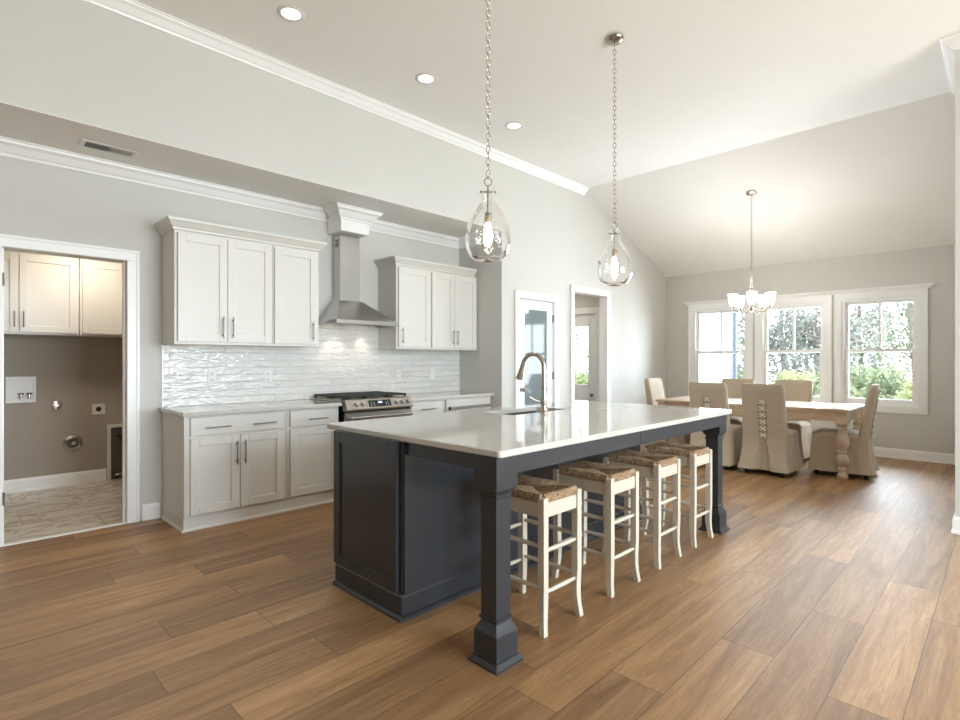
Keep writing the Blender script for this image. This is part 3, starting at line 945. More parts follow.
# aprons
m = MB().box(P0[0] - .045, P0[0] - .02, P0[1] + PW / 2, CY0, .822, ITZ - .001, .002)
m.build('apron', 'island', isl)
m = MB()
m.box(P0[0] + PW / 2, 2.885, P0[1] - .05, P0[1] - .025, .805, ITZ - .001, .002).box(2.888, P1[0] - PW / 2, P0[1] - .05, P0[1] - .025, .805, ITZ - .001, .002)
m.build('apron', 'island', isl)
MB().box(P1[0] + .02, P1[0] + .045, P1[1] + PW / 2, CY0, .822, ITZ - .001, .002).build('apron', 'island', isl)
def post(px, py):
    h = PW / 2
    ring = lambda k, z: [(px - k, py - k, z), (px + k, py - k, z), (px + k, py + k, z), (px - k, py + k, z)]
    m = MB()
    s = h - .022
    m.loops([ring(h + .018, 0), ring(h + .018, .010), ring(h + .004, .026), ring(h + .004, .03), ring(h, .03), ring(h, .135), ring(h - .002, .142), ring(h - .012, .158), ring(s, .178), ring(s, .185),
             ring(s + .006, .187), ring(s + .006, .199), ring(s, .201), ring(s, .695), ring(s + .006, .697), ring(s + .006, .709), ring(s + .001, .711), ring(s + .002, .728), ring(h - .008, .742), ring(h - .003, .752), ring(h, .754), ring(h, ITZ - .001)])
    return m.build('post', 'island', isl)
post(*P0); post(*P1)

# island worktop with sink cut-out
m = MB()
bm = m.bm
def rrect(x0, x1, y0, y1, r, n=5):
    pts = []
    for cx, cy, a in ((x1 - r, y1 - r, 0), (x0 + r, y1 - r, PI / 2), (x0 + r, y0 + r, PI), (x1 - r, y0 + r, 3 * PI / 2)):
        for k in range(n + 1): pts.append((cx + r * math.cos(a + PI / 2 * k / n), cy + r * math.sin(a + PI / 2 * k / n)))
    return pts
def face_ring(z, out, inn, flip):
    o = [bm.verts.new((x, y, z)) for x, y in out]; i_ = [bm.verts.new((x, y, z)) for x, y in inn]
    n = len(o)
    for k in range(n):
        j = (k + 1) % n
        bm.faces.new((o[k], o[j], i_[j], i_[k]))
    return o, i_
O = lambda d: rrect(IX0 + d, IX1 - d, IY0 + d, IY1 - d, .02 - min(d, .01))
I_ = rrect(sx0, sx1, sy0, sy1, .03)
o_t, i_t = face_ring(IZ, O(.004), I_, False)
o_b, i_b = face_ring(IZ - .03, O(.004), I_, True)
m1 = [bm.verts.new((x, y, IZ - .004)) for x, y in O(0)]; m2 = [bm.verts.new((x, y, IZ - .026)) for x, y in O(0)]
n = len(o_t)
for k in range(n):
    j = (k + 1) % n
    for a, b in ((o_t, m1), (m1, m2), (m2, o_b), (i_t, i_b)):
        bm.faces.new((a[k], a[j], b[j], b[k]))
tag(m.build('island_worktop', 'quartz'), 'long pale polished quartz worktop on the dark island', 'worktop', None, 'thing')
# sink
sk = thing('sink', 'undermount stainless sink set in the island worktop', 'sink', ((sx0 + sx1) / 2, (sy0 + sy1) / 2, 0))
a, b = (sx1 - sx0) / 2, (sy1 - sy0) / 2
m = MB()
rr = lambda d, z: [(x, y, z) for x, y in rrect(-a + d, a - d, -b + d, b - d, .03)]
m.loops([rr(-.02, ITZ - .001), rr(0.002, ITZ - .001), rr(.004, ITZ - .17), rr(.03, ITZ - .20)], True, False)
f = [m.bm.verts.new(p) for p in rr(.03, ITZ - .20)]; m.bm.faces.new(f)
m.build('basin', 'steel', sk, True)
MB().lathe([(.045, 0), (.045, .004), (.03, .002), (.001, .002)], 18, (0, 0, ITZ - .199)).build('drain', 'chrome', sk, True)
# faucet
fc = thing('faucet', 'brushed nickel gooseneck faucet with pull-down spray head', 'faucet', (3.075, 2.392, IZ))
MB().lathe([(.030, 0), (.030, .006), (.024, .012), (.0215, .03), (.021, .085), (.023, .09), (.023, .10), (.016, .125), (.0145, .17), (.018, .174), (.018, .182), (.0135, .186), (.0135, .2)], 20).build('base', 'nickel', fc, True)
pts = [(0, 0, .19), (0, 0, .30)]
R = .102
for k in range(1, 13):
    a = PI * k / 12 * .94
    pts.append((0, R - R * math.cos(a), .325 + R * math.sin(a) * 1.0))
MB().tube(pts, .0152, 12).build('spout', 'nickel', fc, True)
e = Vector(pts[-1]); d = (Vector(pts[-1]) - Vector(pts[-2])).normalized()
MB().tube([tuple(e - d * .004), tuple(e + d * .03), tuple(e + d * .05), tuple(e + d * .10), tuple(e + d * .11)], [.0165, .018, .0205, .0265, .0255], 14).build('spray_head', 'nickel', fc, True)
m = MB().sphere((0, .0, .075), .026)
m.tube([(0, .015, .078), (-.03, .035, .085), (-.065, .055, .105), (-.085, .066, .118)], [.010, .008, .0065, .008], 10)
m.build('lever', 'nickel', fc, True)

# ------------------------------------------------------------------ bar stools
def make_stool(label):
    t = thing('bar_stool', label, 'stool', (0, 0, 0), 0, 'rush-seat bar stools along the island')
    hx, hy, lw = .138, .18, .036
    for sx in (-1, 1):
        for sy in (-1, 1):
            m = MB()
            rings = []
            for z, k in ((0, .011), (.02, .009), (.06, .003), (.11, -.002), (.17, -.003), (.25, 0), (.44, 0), (.643, 0)):
                w2 = lw / 2 * (.82 if z < .08 else (.92 if z < .14 else 1.0))
                cx, cy = sx * (hx + k * .9), sy * (hy + k * .9)
                rings.append([(cx - w2, cy - w2, z), (cx + w2, cy - w2, z), (cx + w2, cy + w2, z), (cx - w2, cy + w2, z)])
            rings.append([(sx * hx + p, sy * hy + q, .647) for p, q in ((-.014, -.014), (.014, -.014), (.014, .014), (-.014, .014))])
            m.loops(rings)
            m.build('leg', 'stool', t)
    q = lw / 2
    for s in (-1, 1):
        MB().box(-hx + q, hx - q, s * hy - .011, s * hy + .011, .553, .622, .002).build('seat_rail', 'stool', t)
        MB().box(s * hx - .011, s * hx + .011, -hy + q, hy - q, .553, .622, .002).build('seat_rail', 'stool', t)
        for z in (.195, .393):
            MB().tube([(-hx + q, s * hy, z), (-hx * .4, s * hy, z), (hx * .4, s * hy, z), (hx - q, s * hy, z)], [.0085, .0115, .0115, .0085], 10).build('rung', 'stool', t, True)
        for z in (.215, .415):
            MB().tube([(s * hx, -hy + q, z), (s * hx, -hy * .4, z), (s * hx, hy * .4, z), (s * hx, hy - q, z)], [.0085, .0115, .0115, .0085], 10).build('rung', 'stool', t, True)
    # woven seat
    m = MB()
    NX, NY = 57, 69
    ex, ey = hx + .014, hy + .014
    def zz(u, v_):
        x, y = u * ex, v_ * ey
        au, av = abs(u), abs(v_)
        edge = max(au, av)
        z = .664 - .010 * (1 - edge) ** 1.0
        z -= .030 * max(0, (edge - .90) / .10) ** 2
        q_ = y if au > av else x
        z += .0016 * math.sin(2 * PI * q_ / .0085)
        diag = abs(au - av)
        z -= .0025 * math.exp(-(diag / .06) ** 2) * (1 - edge * .4)
        z += .0015 * math.sin(u * 9 + v_ * 7)
        if au > .86 and av > .88: z -= .03
        return z + random.uniform(-.0007, .0007)
    G = [[m.bm.verts.new((ex * (2 * i / (NX - 1) - 1), ey * (2 * j / (NY - 1) - 1), zz(2 * i / (NX - 1) - 1, 2 * j / (NY - 1) - 1))) for j in range(NY)] for i in range(NX)]
    for i in range(NX - 1):
        for j in range(NY - 1): m.bm.faces.new((G[i][j], G[i + 1][j], G[i + 1][j + 1], G[i][j + 1]))
    ringv = [G[i][0] for i in range(NX)] + [G[NX - 1][j] for j in range(1, NY)] + [G[i][NY - 1] for i in range(NX - 2, -1, -1)] + [G[0][j] for j in range(NY - 2, 0, -1)]
    low = []
    for v_ in ringv:
        low.append(m.bm.verts.new((v_.co.x * .985, v_.co.y * .985, .6235)))
    for k in range(len(ringv)):
        j = (k + 1) % len(ringv); m.bm.faces.new((ringv[k], low[k], low[j], ringv[j]))
    m.bm.faces.new(low)
    m.build('woven_seat', 'rush', t, True)
    return t
st = make_stool('white bar stool with brown rush seat, nearest the near island post')
SY = 1.55 + .198
st.location = (2.148, SY, 0)
dup(st, (2.745, SY, 0), 0, 'white rush-seat bar stool, second one along from the near island post')
dup(st, (3.305, SY, 0), 0, 'white rush-seat bar stool, third one along from the near island post')
dup(st, (3.842, SY, 0), 0, 'white rush-seat bar stool beside the far island post')

# ------------------------------------------------------------------ pendants
def make_pendant(label, top):
    H = (top + .039) / 1.03
    t = thing('pendant_light', label, 'pendant lamp', (0, 0, 0), 0, 'seeded glass pendants over the island')
    MB().lathe([(.001, H - .028), (.03, H - .028), (.055, H - .022), (.064, H - .012), (.066, H - .001)], 24).build('canopy', 'nickel', t, True)
    m = MB().tube([(0, 0, H - .028), (0, 0, H - .045)], .006, 8)
    z = H - .05
    k = 0
    step = (H - .05 - 2.31) / round((H - .05 - 2.31) / .034)
    while z > 2.32:
        m.torus((0, 0, z - step / 2), .0105, .0021, Matrix.Rotation(PI / 2 * (k % 2) + .5, 3, 'Z') @ Matrix.Rotation(PI / 2, 3, 'X'), 12, 5, 1.75)
        z -= step; k += 1
    m.build('chain', 'nickel', t, True)
    MB().torus((0, 0, 2.282), .021, .003, Matrix.Rotation(-.75, 3, 'Z') @ Matrix.Rotation(PI / 2, 3, 'X'), 20, 6).build('ring', 'nickel', t, True)
    MB().cyl((0, 0, 2.262), (0, 0, 2.10), .0055, 10).build('rod', 'nickel', t, True)
    m = MB()
    d = Vector((math.cos(-.75), math.sin(-.75), 0)) * .04
    m.cyl(tuple(Vector((0, 0, 2.227)) - d), tuple(Vector((0, 0, 2.227)) + d), .004, 8)
    for s in (-1, 1): m.sphere(tuple(Vector((0, 0, 2.227)) + d * s), .0065, 10, 6)
    d2 = Vector((-d.y, d.x, 0)) * .8
    m.cyl(tuple(Vector((0, 0, 2.227)) - d2), tuple(Vector((0, 0, 2.227)) + d2), .004, 8)
    m.build('crossbar', 'nickel', t, True)
    MB().lathe([(.001, 2.115), (.016, 2.113), (.019, 2.10), (.019, 2.055), (.001, 2.054)], 16).build('socket', 'nickel', t, True)
    MB().lathe([(.012, 2.055), (.014, 2.04), (.024, 2.005), (.027, 1.985), (.022, 1.955), (.012, 1.93), (.001, 1.925)], 16).build('bulb', 'bulb', t, True)
    prof = [(.034, 2.252), (.033, 2.235), (.037, 2.20), (.048, 2.165), (.062, 2.142), (.085, 2.108), (.108, 2.066), (.121, 2.02), (.127, 1.97), (.126, 1.935), (.118, 1.902), (.100, 1.872), (.076, 1.855), (.066, 1.853)]
    MB().lathe(prof, 36, (0, 0, 0), False).lathe([(.066, 1.853), (.03, 1.860), (.001, 1.863)], 36, (0, 0, 0), False).build('glass_shade', 'shade_glass', t, True)
    return t
pd = make_pendant('clear seeded-glass bottle pendant on a long chain, nearer the range hood', H)
pd.location = (2.182, 2.095, -.039); pd.scale = (1.03, 1.03, 1.03)
dup(pd, (3.566, 2.105, -.039), 0, 'clear seeded-glass bottle pendant on a long chain, nearer the dining table')

# recessed ceiling lamps
def can(x, y, label):
    t = thing('recessed_light', label, 'ceiling light', (x, y, H), 0, 'recessed ceiling lamps')
    MB().lathe([(.062, -.001), (.066, -.006), (.085, -.007), (.092, -.003), (.093, -.0005)], 28, (0, 0, 0), False).build('trim_ring', 'white', t, True)
    MB().lathe([(.001, -.003), (.063, -.003), (.063, -.0015), (.001, -.0015)], 28).build('diffuser', 'can', t, True)
    l = bpy.data.lights.new('can_lamp', 'SPOT'); l.energy = CAN_W; l.color = (.97, .98, 1); l.spot_size = math.radians(110); l.spot_blend = .9; l.shadow_soft_size = .06
    o = bpy.data.objects.new('can_lamp', l); o.location = (x, y, H - .012); COL.objects.link(o)
can(1.72, 3.556, 'lit recessed ceiling lamp, leftmost of the row by the crown molding')
can(2.93, 3.552, 'lit recessed ceiling lamp, middle of the row by the crown molding')
can(4.155, 3.62, 'lit recessed ceiling lamp nearest the dining end, behind a pendant chain')
for i, (x, y) in enumerate(((.45, 3.45), (.45, .2), (2.2, -.9), (4.2, -.9), (-1.5, 2.0), (2.2, -3.0))):  # extra lamps out of view, added to brighten the room
    can(x, y, ('added unseen ceiling lamp above the laundry door', 'added unseen ceiling lamp above the viewpoint', 'added unseen ceiling lamp in the near living area', 'added unseen ceiling lamp beside the wall corner', 'added unseen ceiling lamp at the left end of the room', 'added unseen ceiling lamp by the rear windows')[i])

# ------------------------------------------------------------------ chandelier
cx, cy = 7.20, 2.306
cz = H - sl * (cx - RIDGE)
c = thing('chandelier', 'nickel chandelier with five frosted bell shades over the dining table', 'chandelier', (cx, cy, 0))
m = MB().lathe([(.001, -.03), (.03, -.03), (.055, -.022), (.064, -.004), (.064, .0)], 24)
o = m.build('canopy', 'nickel', c, True); o.location = (0, 0, cz); o.rotation_euler = (0, math.atan(sl), 0)
m = MB()
z = cz - .03; k = 0
while z > 2.24:
    m.torus((0, 0, z - .016), .0105, .002, Matrix.Rotation(PI / 2 * (k % 2) + .4, 3, 'Z') @ Matrix.Rotation(PI / 2, 3, 'X'), 10, 4, 1.75); z -= .0325; k += 1
m.build('chain', 'nickel', c, True)
MB().lathe([(.001, 2.225), (.008, 2.22), (.012, 2.20), (.024, 2.185), (.024, 2.16), (.012, 2.15), (.012, 1.99), (.022, 1.975), (.022, 1.935), (.010, 1.92), (.001, 1.91)], 18).build('column', 'nickel', c, True)
rv = Vector((.7034, -.7108, 0)); fv = Vector((.7108, .7034, 0))
for ang in (100, 172, 244, 316, 28):
    a = math.radians(ang); d = rv * math.cos(a) + fv * math.sin(a)
    P_ = lambda r_, z_: tuple(d * r_ + Vector((0, 0, z_)))
    arm = MB().tube([P_(.015, 1.955), P_(.06, 1.925), P_(.11, 1.908), P_(.16, 1.915), P_(.2, 1.94), P_(.218, 1.965)], .006, 8).lathe([(.001, 1.96), (.018, 1.963), (.024, 1.98), (.018, 1.985)], 14, P_(.22, 0)).build('arm', 'nickel', c, True)
    MB().lathe([(.024, 1.982), (.034, 1.99), (.045, 2.02), (.052, 2.06), (.056, 2.11), (.062, 2.14), (.058, 2.138), (.05, 2.10), (.046, 2.05), (.03, 2.0), (.02, 1.99)], 20, P_(.22, 0), False).build('shade', 'frost', arm, True)

for ang in (100, 172, 244, 316, 28):
    a = math.radians(ang); d = (rv * math.cos(a) + fv * math.sin(a)) * .22
    l = bpy.data.lights.new('chandelier_lamp', 'POINT'); l.energy = CHAND_W; l.color = (1, .96, .91); l.shadow_soft_size = .04
    o = bpy.data.objects.new('chandelier_lamp', l); o.location = (cx + d.x, cy + d.y, 2.17); COL.objects.link(o)

# ------------------------------------------------------------------ dining table
TX0, TX1, TY0, TY1, TZ = 6.88, 7.84, 1.22, 3.43, .77
tb = thing('dining_table', 'long whitewashed wooden dining table with turned legs', 'table', ((TX0 + TX1) / 2, (TY0 + TY1) / 2, 0))
a, b = (TX1 - TX0) / 2, (TY1 - TY0) / 2
MB().box(-a, a, -b, b, TZ - .032, TZ, .006, 2).build('tabletop', 'table', tb)
q = .062
for sx in (-1, 1):
    MB().box(sx * (a - .03) - (.024 if sx > 0 else 0), sx * (a - .03) + (.024 if sx < 0 else 0), -b + .12, b - .12, TZ - .14, TZ - .0325, .002).build('apron', 'table', tb)
for sy in (-1, 1):
    MB().box(-a + .12, a - .12, sy * (b - .03) - (.024 if sy > 0 else 0), sy * (b - .03) + (.024 if sy < 0 else 0), TZ - .14, TZ - .0325, .002).build('apron', 'table', tb)
for sx in (-1, 1):
    for sy in (-1, 1):
        x, y = sx * (a - .075), sy * (b - .075)
        m = MB().box(x - .056, x + .056, y - .056, y + .056, TZ - .17, TZ - .0325, .004)
        m.lathe([(.03, 0), (.046, .004), (.054, .022), (.054, .04), (.044, .058), (.034, .068), (.034, .085), (.042, .095), (.044, .11), (.034, .125), (.033, .135), (.052, .165), (.064, .20), (.062, .235), (.044, .265), (.036, .275), (.036, .285),
                 (.05, .292), (.05, .305), (.038, .315), (.038, .325), (.056, .36), (.064, .40), (.062, .435), (.05, .48), (.038, .52), (.036, .535), (.05, .545), (.052, .56), (.044, .572), (.05, .585), (.054, .60)], 22, (x, y, 0))
        m.build('leg', 'table', tb, True)

# ------------------------------------------------------------------ slip-covered dining chairs
def make_chair(label):
    """faces +y"""
    t = thing('dining_chair', label, 'chair', (0, 0, 0), 0, 'slip-covered chairs around the dining table')
    hw = .225
    yb, yf = -.25, .27
    # back: padded slab leaning backwards
    m = MB()
    rings = []
    N = 14
    for k in range(N + 1):
        z = .40 + (1.035 - .40) * k / N
        f = k / N
        lean = -.085 * f ** 1.3
        w2 = hw + .006 - .008 * f
        th0, th1 = yb + lean, yb + .095 - .02 * f + lean
        if k == N: w2 -= .012; th0 += .012; th1 -= .012
        if k == N - 1: w2 -= .001
        bow = .006 * math.sin(PI * f)
        wob = .003 * math.sin(f * 37)
        r_ = .02
        rings.append([(-w2, th0 + r_, z), (-w2 + r_, th0 + wob, z), (0, th0 - bow + wob, z), (w2 - r_, th0 + wob, z), (w2, th0 + r_, z), (w2, th1 - r_, z), (w2 - r_, th1, z), (0, th1 + bow * .6, z), (-w2 + r_, th1, z), (-w2, th1 - r_, z)])
    m.loops(rings)
    bk = m.build('backrest', 'linen', t, True)
    # seam ridge across the back, near its top, and a centre slit
    yat = lambda z: yb - .085 * ((z - .40) / .635) ** 1.3
    MB().tube([(-hw + .01, yat(.955) - .006, .955), (0, yat(.955) - .008, .955), (hw - .01, yat(.955) - .006, .955)], .004, 6).tube([(0, yat(.95) - .008, .95), (0, yat(.72) - .009, .72), (0, yat(.5) - .006, .50)], .004, 6).build('seam', 'linen', bk, True)
    # crossed laces with grommets
    m = MB(); g = MB()
    zs = [.86 - .076 * k for k in range(6)]
    for k, z in enumerate(zs):
        for s in (-1, 1):
            y_ = yat(z) - .010
            g.torus((s * .034, y_ - .001, z), .0075, .0028, Matrix.Rotation(PI / 2, 3, 'X'), 10, 5)
            z2 = z - .05
            m.tube([(s * .034, y_ - .003, z), (0, yat(z - .025) - .017, z - .025), (-s * .034, yat(z2) - .012, z2)], .006, 6)
            g.torus((s * .034, yat(z2) - .011, z2), .0075, .0028, Matrix.Rotation(PI / 2, 3, 'X'), 10, 5)
    ye = yat(.45) - .02
    for s in (-1, 1): m.tube([(0, ye, .465), (s * .02, ye - .002, .455), (s * .03, ye - .004, .425)], .0045, 6)
    lc = m.build('lacing', 'lace', bk, True)
    g.build('grommet_trim', 'grommet', bk, True)
    # seat cushion
    m = MB()
    rings = []
    for z, d in ((.40, .004), (.435, -.006), (.465, -.004), (.485, .012), (.497, .04), (.503, .09)):
        rings.append([(x, y, z) for x, y in rrect(-hw + d, hw - d, yb + .07 + max(d, 0), yf - d, .035, 4)])
    m.loops(rings)
    m.build('seat', 'linen', t, True)
    # skirt: flared cloth hanging to the floor, box pleats at the corners
    m = MB()
    def skirt_ring(f, z, off=0.0):
        pts = []
        n = 120
        fl = .018 + .040 * f ** 1.2
        hwz, y0_, y1_ = hw + .004 + fl * .75 * f, yb - .004 - fl * 1.05 * f, yf + .004 + fl * .55 * f
        base_ = rrect(-hwz, hwz, y0_, y1_, .02, 3)
        # resample the outline evenly
        seg = [(Vector(base_[i]), Vector(base_[(i + 1) % len(base_)])) for i in range(len(base_))]
        L_ = [(b_ - a_).length for a_, b_ in seg]; T = sum(L_)
        for k in range(n):
            s_ = T * k / n; i = 0
            while s_ > L_[i]: s_ -= L_[i]; i += 1
            p = seg[i][0].lerp(seg[i][1], s_ / L_[i])
            nrm = (seg[i][1] - seg[i][0]).normalized(); nrm = Vector((nrm.y, -nrm.x))
            a_ = .007 * f * math.sin(k * .68 + 1.3 * math.sin(k * .25)) + off
            p = p + nrm * a_
            # inverted pleat in the middle of the back
            if p.y < y0_ + .02:
                half = .016 + .075 * f
                if abs(p.x) < half: p.y += .05 * min(1, f * 4) * (1 - (abs(p.x) / half) ** 8)
            pts.append((p.x, p.y, z))
        return pts
    rings = []
    for k in range(9):
        f = k / 8; rings.append(skirt_ring(f, .425 - (.425 - .062) * f))
    for k in (8, 4, 0):
        f = k / 8; rings.append(skirt_ring(f, .425 - (.425 - .062) * f, -.006))
    m.loops(rings, True, False)
    m.build('skirt', 'linen', t, True)
    for sx in (-1, 1):
        for y in (yb + .02, yf - .04):
            MB().cyl((sx * (hw - .035), y, .022), (sx * (hw - .035), y, .40), .02, 8).build('leg', 'rubber', t)
            MB().cyl((sx * (hw - .035) - .013, y, .022), (sx * (hw - .035) + .013, y, .022), .022, 14).build('caster', 'rubber', t)
    return t
ch = make_chair('linen slip-covered chair, laced back toward the kitchen, by the table corner leg')
ch.location = (6.82, 1.975, 0); ch.rotation_euler = (0, 0, -PI / 2)
dup(ch, (6.80, 2.58, 0), -PI / 2, 'linen slip-covered chair, laced back partly hidden behind the far island post')
dup(ch, (7.93, 2.82, 0), PI / 2, 'linen slip-covered chair on the window side, by the leftmost window')
dup(ch, (7.93, 2.09, 0), PI / 2, 'linen slip-covered chair on the window side, in front of the middle window')
dup(ch, (7.27, 1.345, 0), math.radians(4), 'linen slip-covered chair at the table end by the wall corner, seen side-on')
dup(ch, (7.43, 3.45, 0), PI, 'linen slip-covered chair at the table end nearest the cased opening')

# ------------------------------------------------------------------ laundry room
wall_cabinet('beige two-door laundry wall cabinet over the washer box', .06, .98, 1.548, 2.325, .31, [(.075, .517, .487), (.523, .965, .553)], LY, 'cab', None, 1.69, .15)
wall_cabinet('beige single-door laundry wall cabinet beside the door casing', .985, 1.60, 1.548, 2.325, .31, [(1.005, 1.585, 1.55)], LY, 'cab', None, 1.69, .15)
tag(MB().sweep([(o * .8, 2.327 + q * .8) for o, q in ccr], [(.06, LY - .31), (1.60, LY - .31)]).build('cabinet_crown', 'cab'), 'small crown along the top of the laundry wall cabinets', 'crown', None, 'thing')
wb = thing('washer_outlet_box', 'white recessed washer supply box with two valves', 'washer box', (.56, LY, 1.005))
m = MB()
for q in ((-.115, -.095, -.125, .135), (.095, .115, -.125, .135), (-.095, .095, -.125, -.085), (-.095, .095, .105, .135)): m.box(q[0], q[1], -.012, 0, q[2], q[3], .002)
m.build('frame', 'white', wb)
MB().box(-.095, .095, -.004, -.001, -.085, .105).build('box_back', 'white', wb)
for i, (x, mm) in enumerate(((.0, 'pvc'), (.062, 'bluevalve'))):
    v = MB().cyl((x, -.02, -.08), (x, -.02, -.04), .014, 10).build('valve', 'chrome', wb, True)
    MB().box(x - .024, x + .024, -.034, -.006, -.042, -.026, .004).build('valve_handle', mm, v)
g = thing('gas_stub', 'small round chrome gas stub on the laundry wall', 'pipe fitting', (.84, LY, .842))
MB().lathe([(.048, 0), (.044, .012), (.02, .016), (.001, .016)], 20).build('flange', 'chrome', g, True).rotation_euler = (PI / 2, 0, 0)
MB().cyl((0, -.016, 0), (0, -.05, 0), .013, 12).build('pipe', 'chrome', g, True)
g = thing('dryer_vent', 'large round chrome dryer vent near the laundry baseboard', 'vent', (.975, LY, .44))
MB().lathe([(.082, 0), (.080, .010), (.060, .016), (.055, .010), (.050, .010)], 26, (0, 0, 0), False).build('vent_collar', 'chrome', g, True).rotation_euler = (PI / 2, 0, 0)
MB().lathe([(.001, .004), (.052, .004), (.052, .006), (.001, .006)], 22).build('vent_inside', 'darkhole', g).rotation_euler = (PI / 2, 0, 0)
MB().cyl((0, -.006, 0), (0, -.04, 0), .022, 14).build('plug', 'chrome', g, True)
plate('dryer_outlet', 'square white dryer outlet on the laundry wall', 'outlet', (1.195, LY - .0005, .778), 'none', .115, .115)
do = [o for o in bpy.data.objects if o.name.startswith('dryer_outlet')][0]
m = MB()
for a in (90, 210, 330): m.box(.016 * math.cos(math.radians(a)) - .004, .016 * math.cos(math.radians(a)) + .004, -.0078, -.0055, .016 * math.sin(math.radians(a)) - .005, .016 * math.sin(math.radians(a)) + .005)
m.cyl((0, -.0055, 0), (0, -.0068, 0), .026, 18)
m.build('socket', 'slot', do)
bx = thing('dryer_wall_box', 'white-framed recessed dryer box standing at the laundry floor', 'dryer box', (1.40, LY, .004))
m = MB()
for q in ((-.13, -.095, 0, .60), (.095, .13, 0, .60), (-.095, .095, .565, .60)): m.box(q[0], q[1], -.016, 0, q[2], q[3], .002)
m.build('frame', 'white', bx)
MB().box(-.095, .095, -.005, -.001, 0, .565).build('box_back', 'darkhole', bx)
MB().tube([(-.05, -.03, .48), (.0, -.03, .46), (.02, -.035, .40), (.02, -.03, .30)], .012, 8).build('hose', 'slot', bx, True)
MB().tube([(-.06, -.03, .05), (.0, -.035, .06), (.05, -.03, .04)], .016, 8).build('coupling', 'chrome', bx, True)
l = bpy.data.lights.new('laundry_lamp', 'AREA'); l.shape = 'DISK'; l.size = .3; l.energy = LAUNDRY_W; l.color = (1, .87, .72)
o = bpy.data.objects.new('laundry_lamp', l); o.location = (1.0, 6.1, 2.52); COL.objects.link(o)
t = thing('flush_ceiling_light', 'flush round lamp on the laundry ceiling', 'ceiling light', (1.0, 6.1, 2.55))
MB().lathe([(.001, -.02), (.15, -.02), (.16, -.0005)], 24, (0, 0, 0), False).build('diffuser', 'can', t, True)
# hall lamp
l = bpy.data.lights.new('hall_lamp', 'AREA'); l.shape = 'DISK'; l.size = .25; l.energy = 3; l.color = (1, .84, .68)
o = bpy.data.objects.new('hall_lamp', l); o.location = (6.55, 5.2, 2.47); COL.objects.link(o)
t = thing('flush_ceiling_light', 'flush round lamp on the hall ceiling', 'ceiling light', (6.55, 5.2, 2.50))
MB().lathe([(.001, -.02), (.12, -.02), (.13, -.0005)], 24, (0, 0, 0), False).build('diffuser', 'can', t, True)

# ------------------------------------------------------------------ outdoors
GZ = -.45
struct('ground', MB().box(-40, 60, -50, 50, GZ - .3, GZ), 'ground')
m = MB().box(XW + .16, 12.0, 4.22, 4.4, GZ, 3.4)
sw = struct('wall_outside', m, 'siding')
MB().box(12.0, 12.10, 4.16, 4.42, GZ, 3.4).box(11.9, 12.0, 4.2, 4.22, GZ, 3.4).build('corner_board', 'sidetrim', sw)

def leaf_cloud(n, size, fn):
    m = MB()
    for _ in range(n):
        p = fn(); s = size * random.uniform(.6, 1.3)
        a = Vector((random.gauss(0, 1), random.gauss(0, 1), random.gauss(0, 1))).normalized()
        b = a.cross(Vector((random.gauss(0, 1), random.gauss(0, 1), random.gauss(0, 1)))).normalized()
        P_ = Vector(p)
        m.bm.faces.new([m.bm.verts.new(P_ + a * s), m.bm.verts.new(P_ + b * s * .45), m.bm.verts.new(P_ - a * s), m.bm.verts.new(P_ - b * s * .45)])
    return m
def make_tree(label, h, mat, nleaf, spread, bare):
    t = thing('tree', label, 'tree', (0, 0, GZ), 0, 'trees behind the house')
    m = MB()
    pts = [(random.uniform(-.1, .1) * k, random.uniform(-.1, .1) * k, h * k / 6) for k in range(7)]
    m.tube(pts, [.085 * (1 - .12 * k) for k in range(7)], 8)
    tips = []
    for k in range(30):
        z = h * random.uniform(.06, .95); a = random.uniform(0, 2 * PI); L_ = spread * random.uniform(.5, 1.1)
        p0 = Vector((0, 0, z)); d = Vector((math.cos(a), math.sin(a), random.uniform(.1, .8)))
        p1 = p0 + d * L_ * .5 + Vector((0, 0, .1)); p2 = p0 + d * L_
        m.tube([tuple(p0), tuple(p1), tuple(p2)], [.03, .02, .008], 5)
        tips += [p1, p2]
        for _ in range(3):
            q_ = p1.lerp(p2, random.random()); e_ = q_ + Vector((random.uniform(-.25, .25), random.uniform(-.25, .25), random.uniform(-.1, .5)))
            m.tube([tuple(q_), tuple(e_)], [.010, .004], 4); tips.append(e_)
    m.build('trunk', 'bark', t, True)
    def fn():
        c_ = random.choice(tips); return c_ + Vector((random.uniform(-.3, .3), random.uniform(-.3, .3), random.gauss(0, .3)))
    leaf_cloud(nleaf, .075, fn).build('foliage', mat, t)
    return t
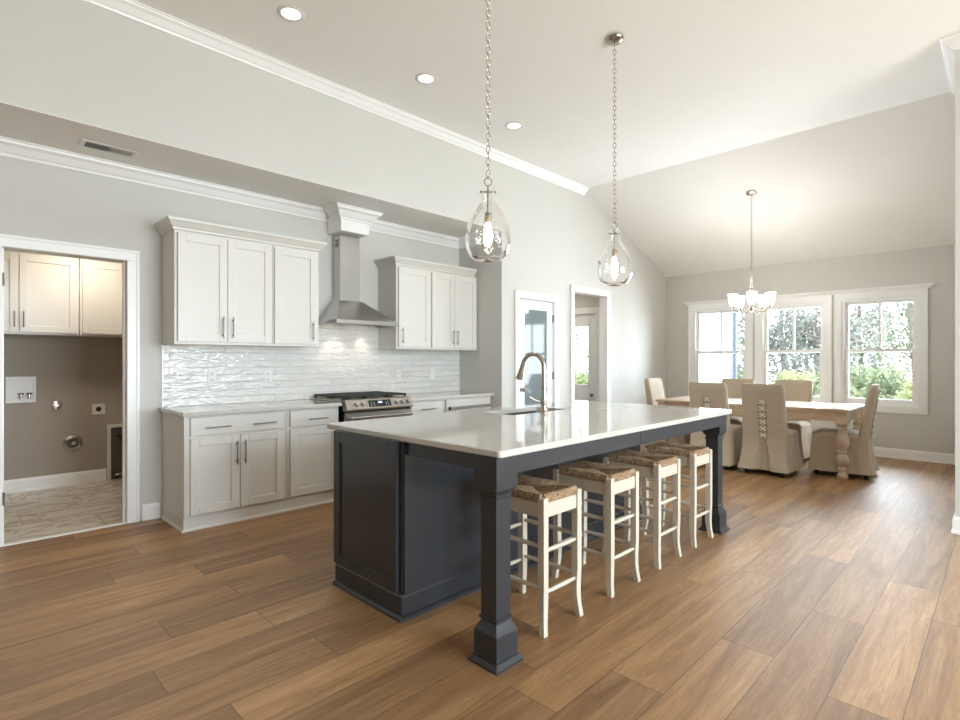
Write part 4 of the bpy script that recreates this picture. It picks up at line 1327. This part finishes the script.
def make_bush(label, r_, h, mat):
    t = thing('shrub', label, 'shrub', (0, 0, GZ), 0, 'shrubs along the yard edge')
    m = MB()
    for k in range(7):
        a = random.uniform(0, 2 * PI); m.tube([(0, 0, 0), (r_ * .3 * math.cos(a), r_ * .3 * math.sin(a), h * .45), (r_ * .6 * math.cos(a), r_ * .6 * math.sin(a), h * .85)], [.025, .016, .006], 5)
    m.build('stems', 'bark', t, True)
    def fn():
        while True:
            p = Vector((random.uniform(-1, 1), random.uniform(-1, 1), random.uniform(0, 1)))
            if p.x ** 2 + p.y ** 2 + (p.z * 1.0) ** 2 < 1.0 and random.random() < p.length + .15: break
        return Vector((p.x * r_, p.y * r_, .05 + p.z * h))
    leaf_cloud(2600, .07, fn).build('foliage', mat, t)
    return t
LT = 'tall thin grey-green tree beyond the dining windows'
tr = [make_tree(LT, 7.5, 'leafC', 4200, .98, True), make_tree(LT, 8.5, 'leafA', 5000, 1.0, False), make_tree(LT, 8, 'leafC', 4400, .98, True)]
k = 0
for r_, x in enumerate((14.6, 17.3, 20.0, 22.7)):
    for q_ in range(-1, 8):
        y = .3 + q_ * 2.85 + (1.42 if r_ % 2 else 0)
        sl_ = y / x
        if not (.04 < sl_ < .50 or .58 < sl_ < .80): continue
        jx, jy = random.uniform(-.05, .05), random.uniform(-.05, .05)
        if k < 3: tr[k].location = (x + jx, y + jy, GZ); tr[k].rotation_euler = (0, 0, k * PI / 2)
        else: dup(tr[(k * 2 + r_) % 3], (x + jx, y + jy, GZ), (k % 4) * PI / 2)
        k += 1
LB = 'low leafy yellow-green shrub at the yard edge outside the dining windows'
bu = [make_bush(LB, .56, 1.5, 'leafB'), make_bush(LB, .56, 1.62, 'leafD')]
for i, (x, y) in enumerate([(12.8, .8), (12.85, 2.08), (12.8, 3.36), (12.9, 4.64), (11.5, 1.45), (11.45, 2.75), (11.9, 7.4), (10.4, 7.1), (11.9, 8.9), (12.9, 6.1), (10.2, .85), (10.2, 2.1)]):
    if i < 2: bu[i].location = (x, y, GZ)
    else: dup(bu[0 if i in (2, 5, 7, 9, 10) else 1], (x, y, GZ), i * PI / 2)
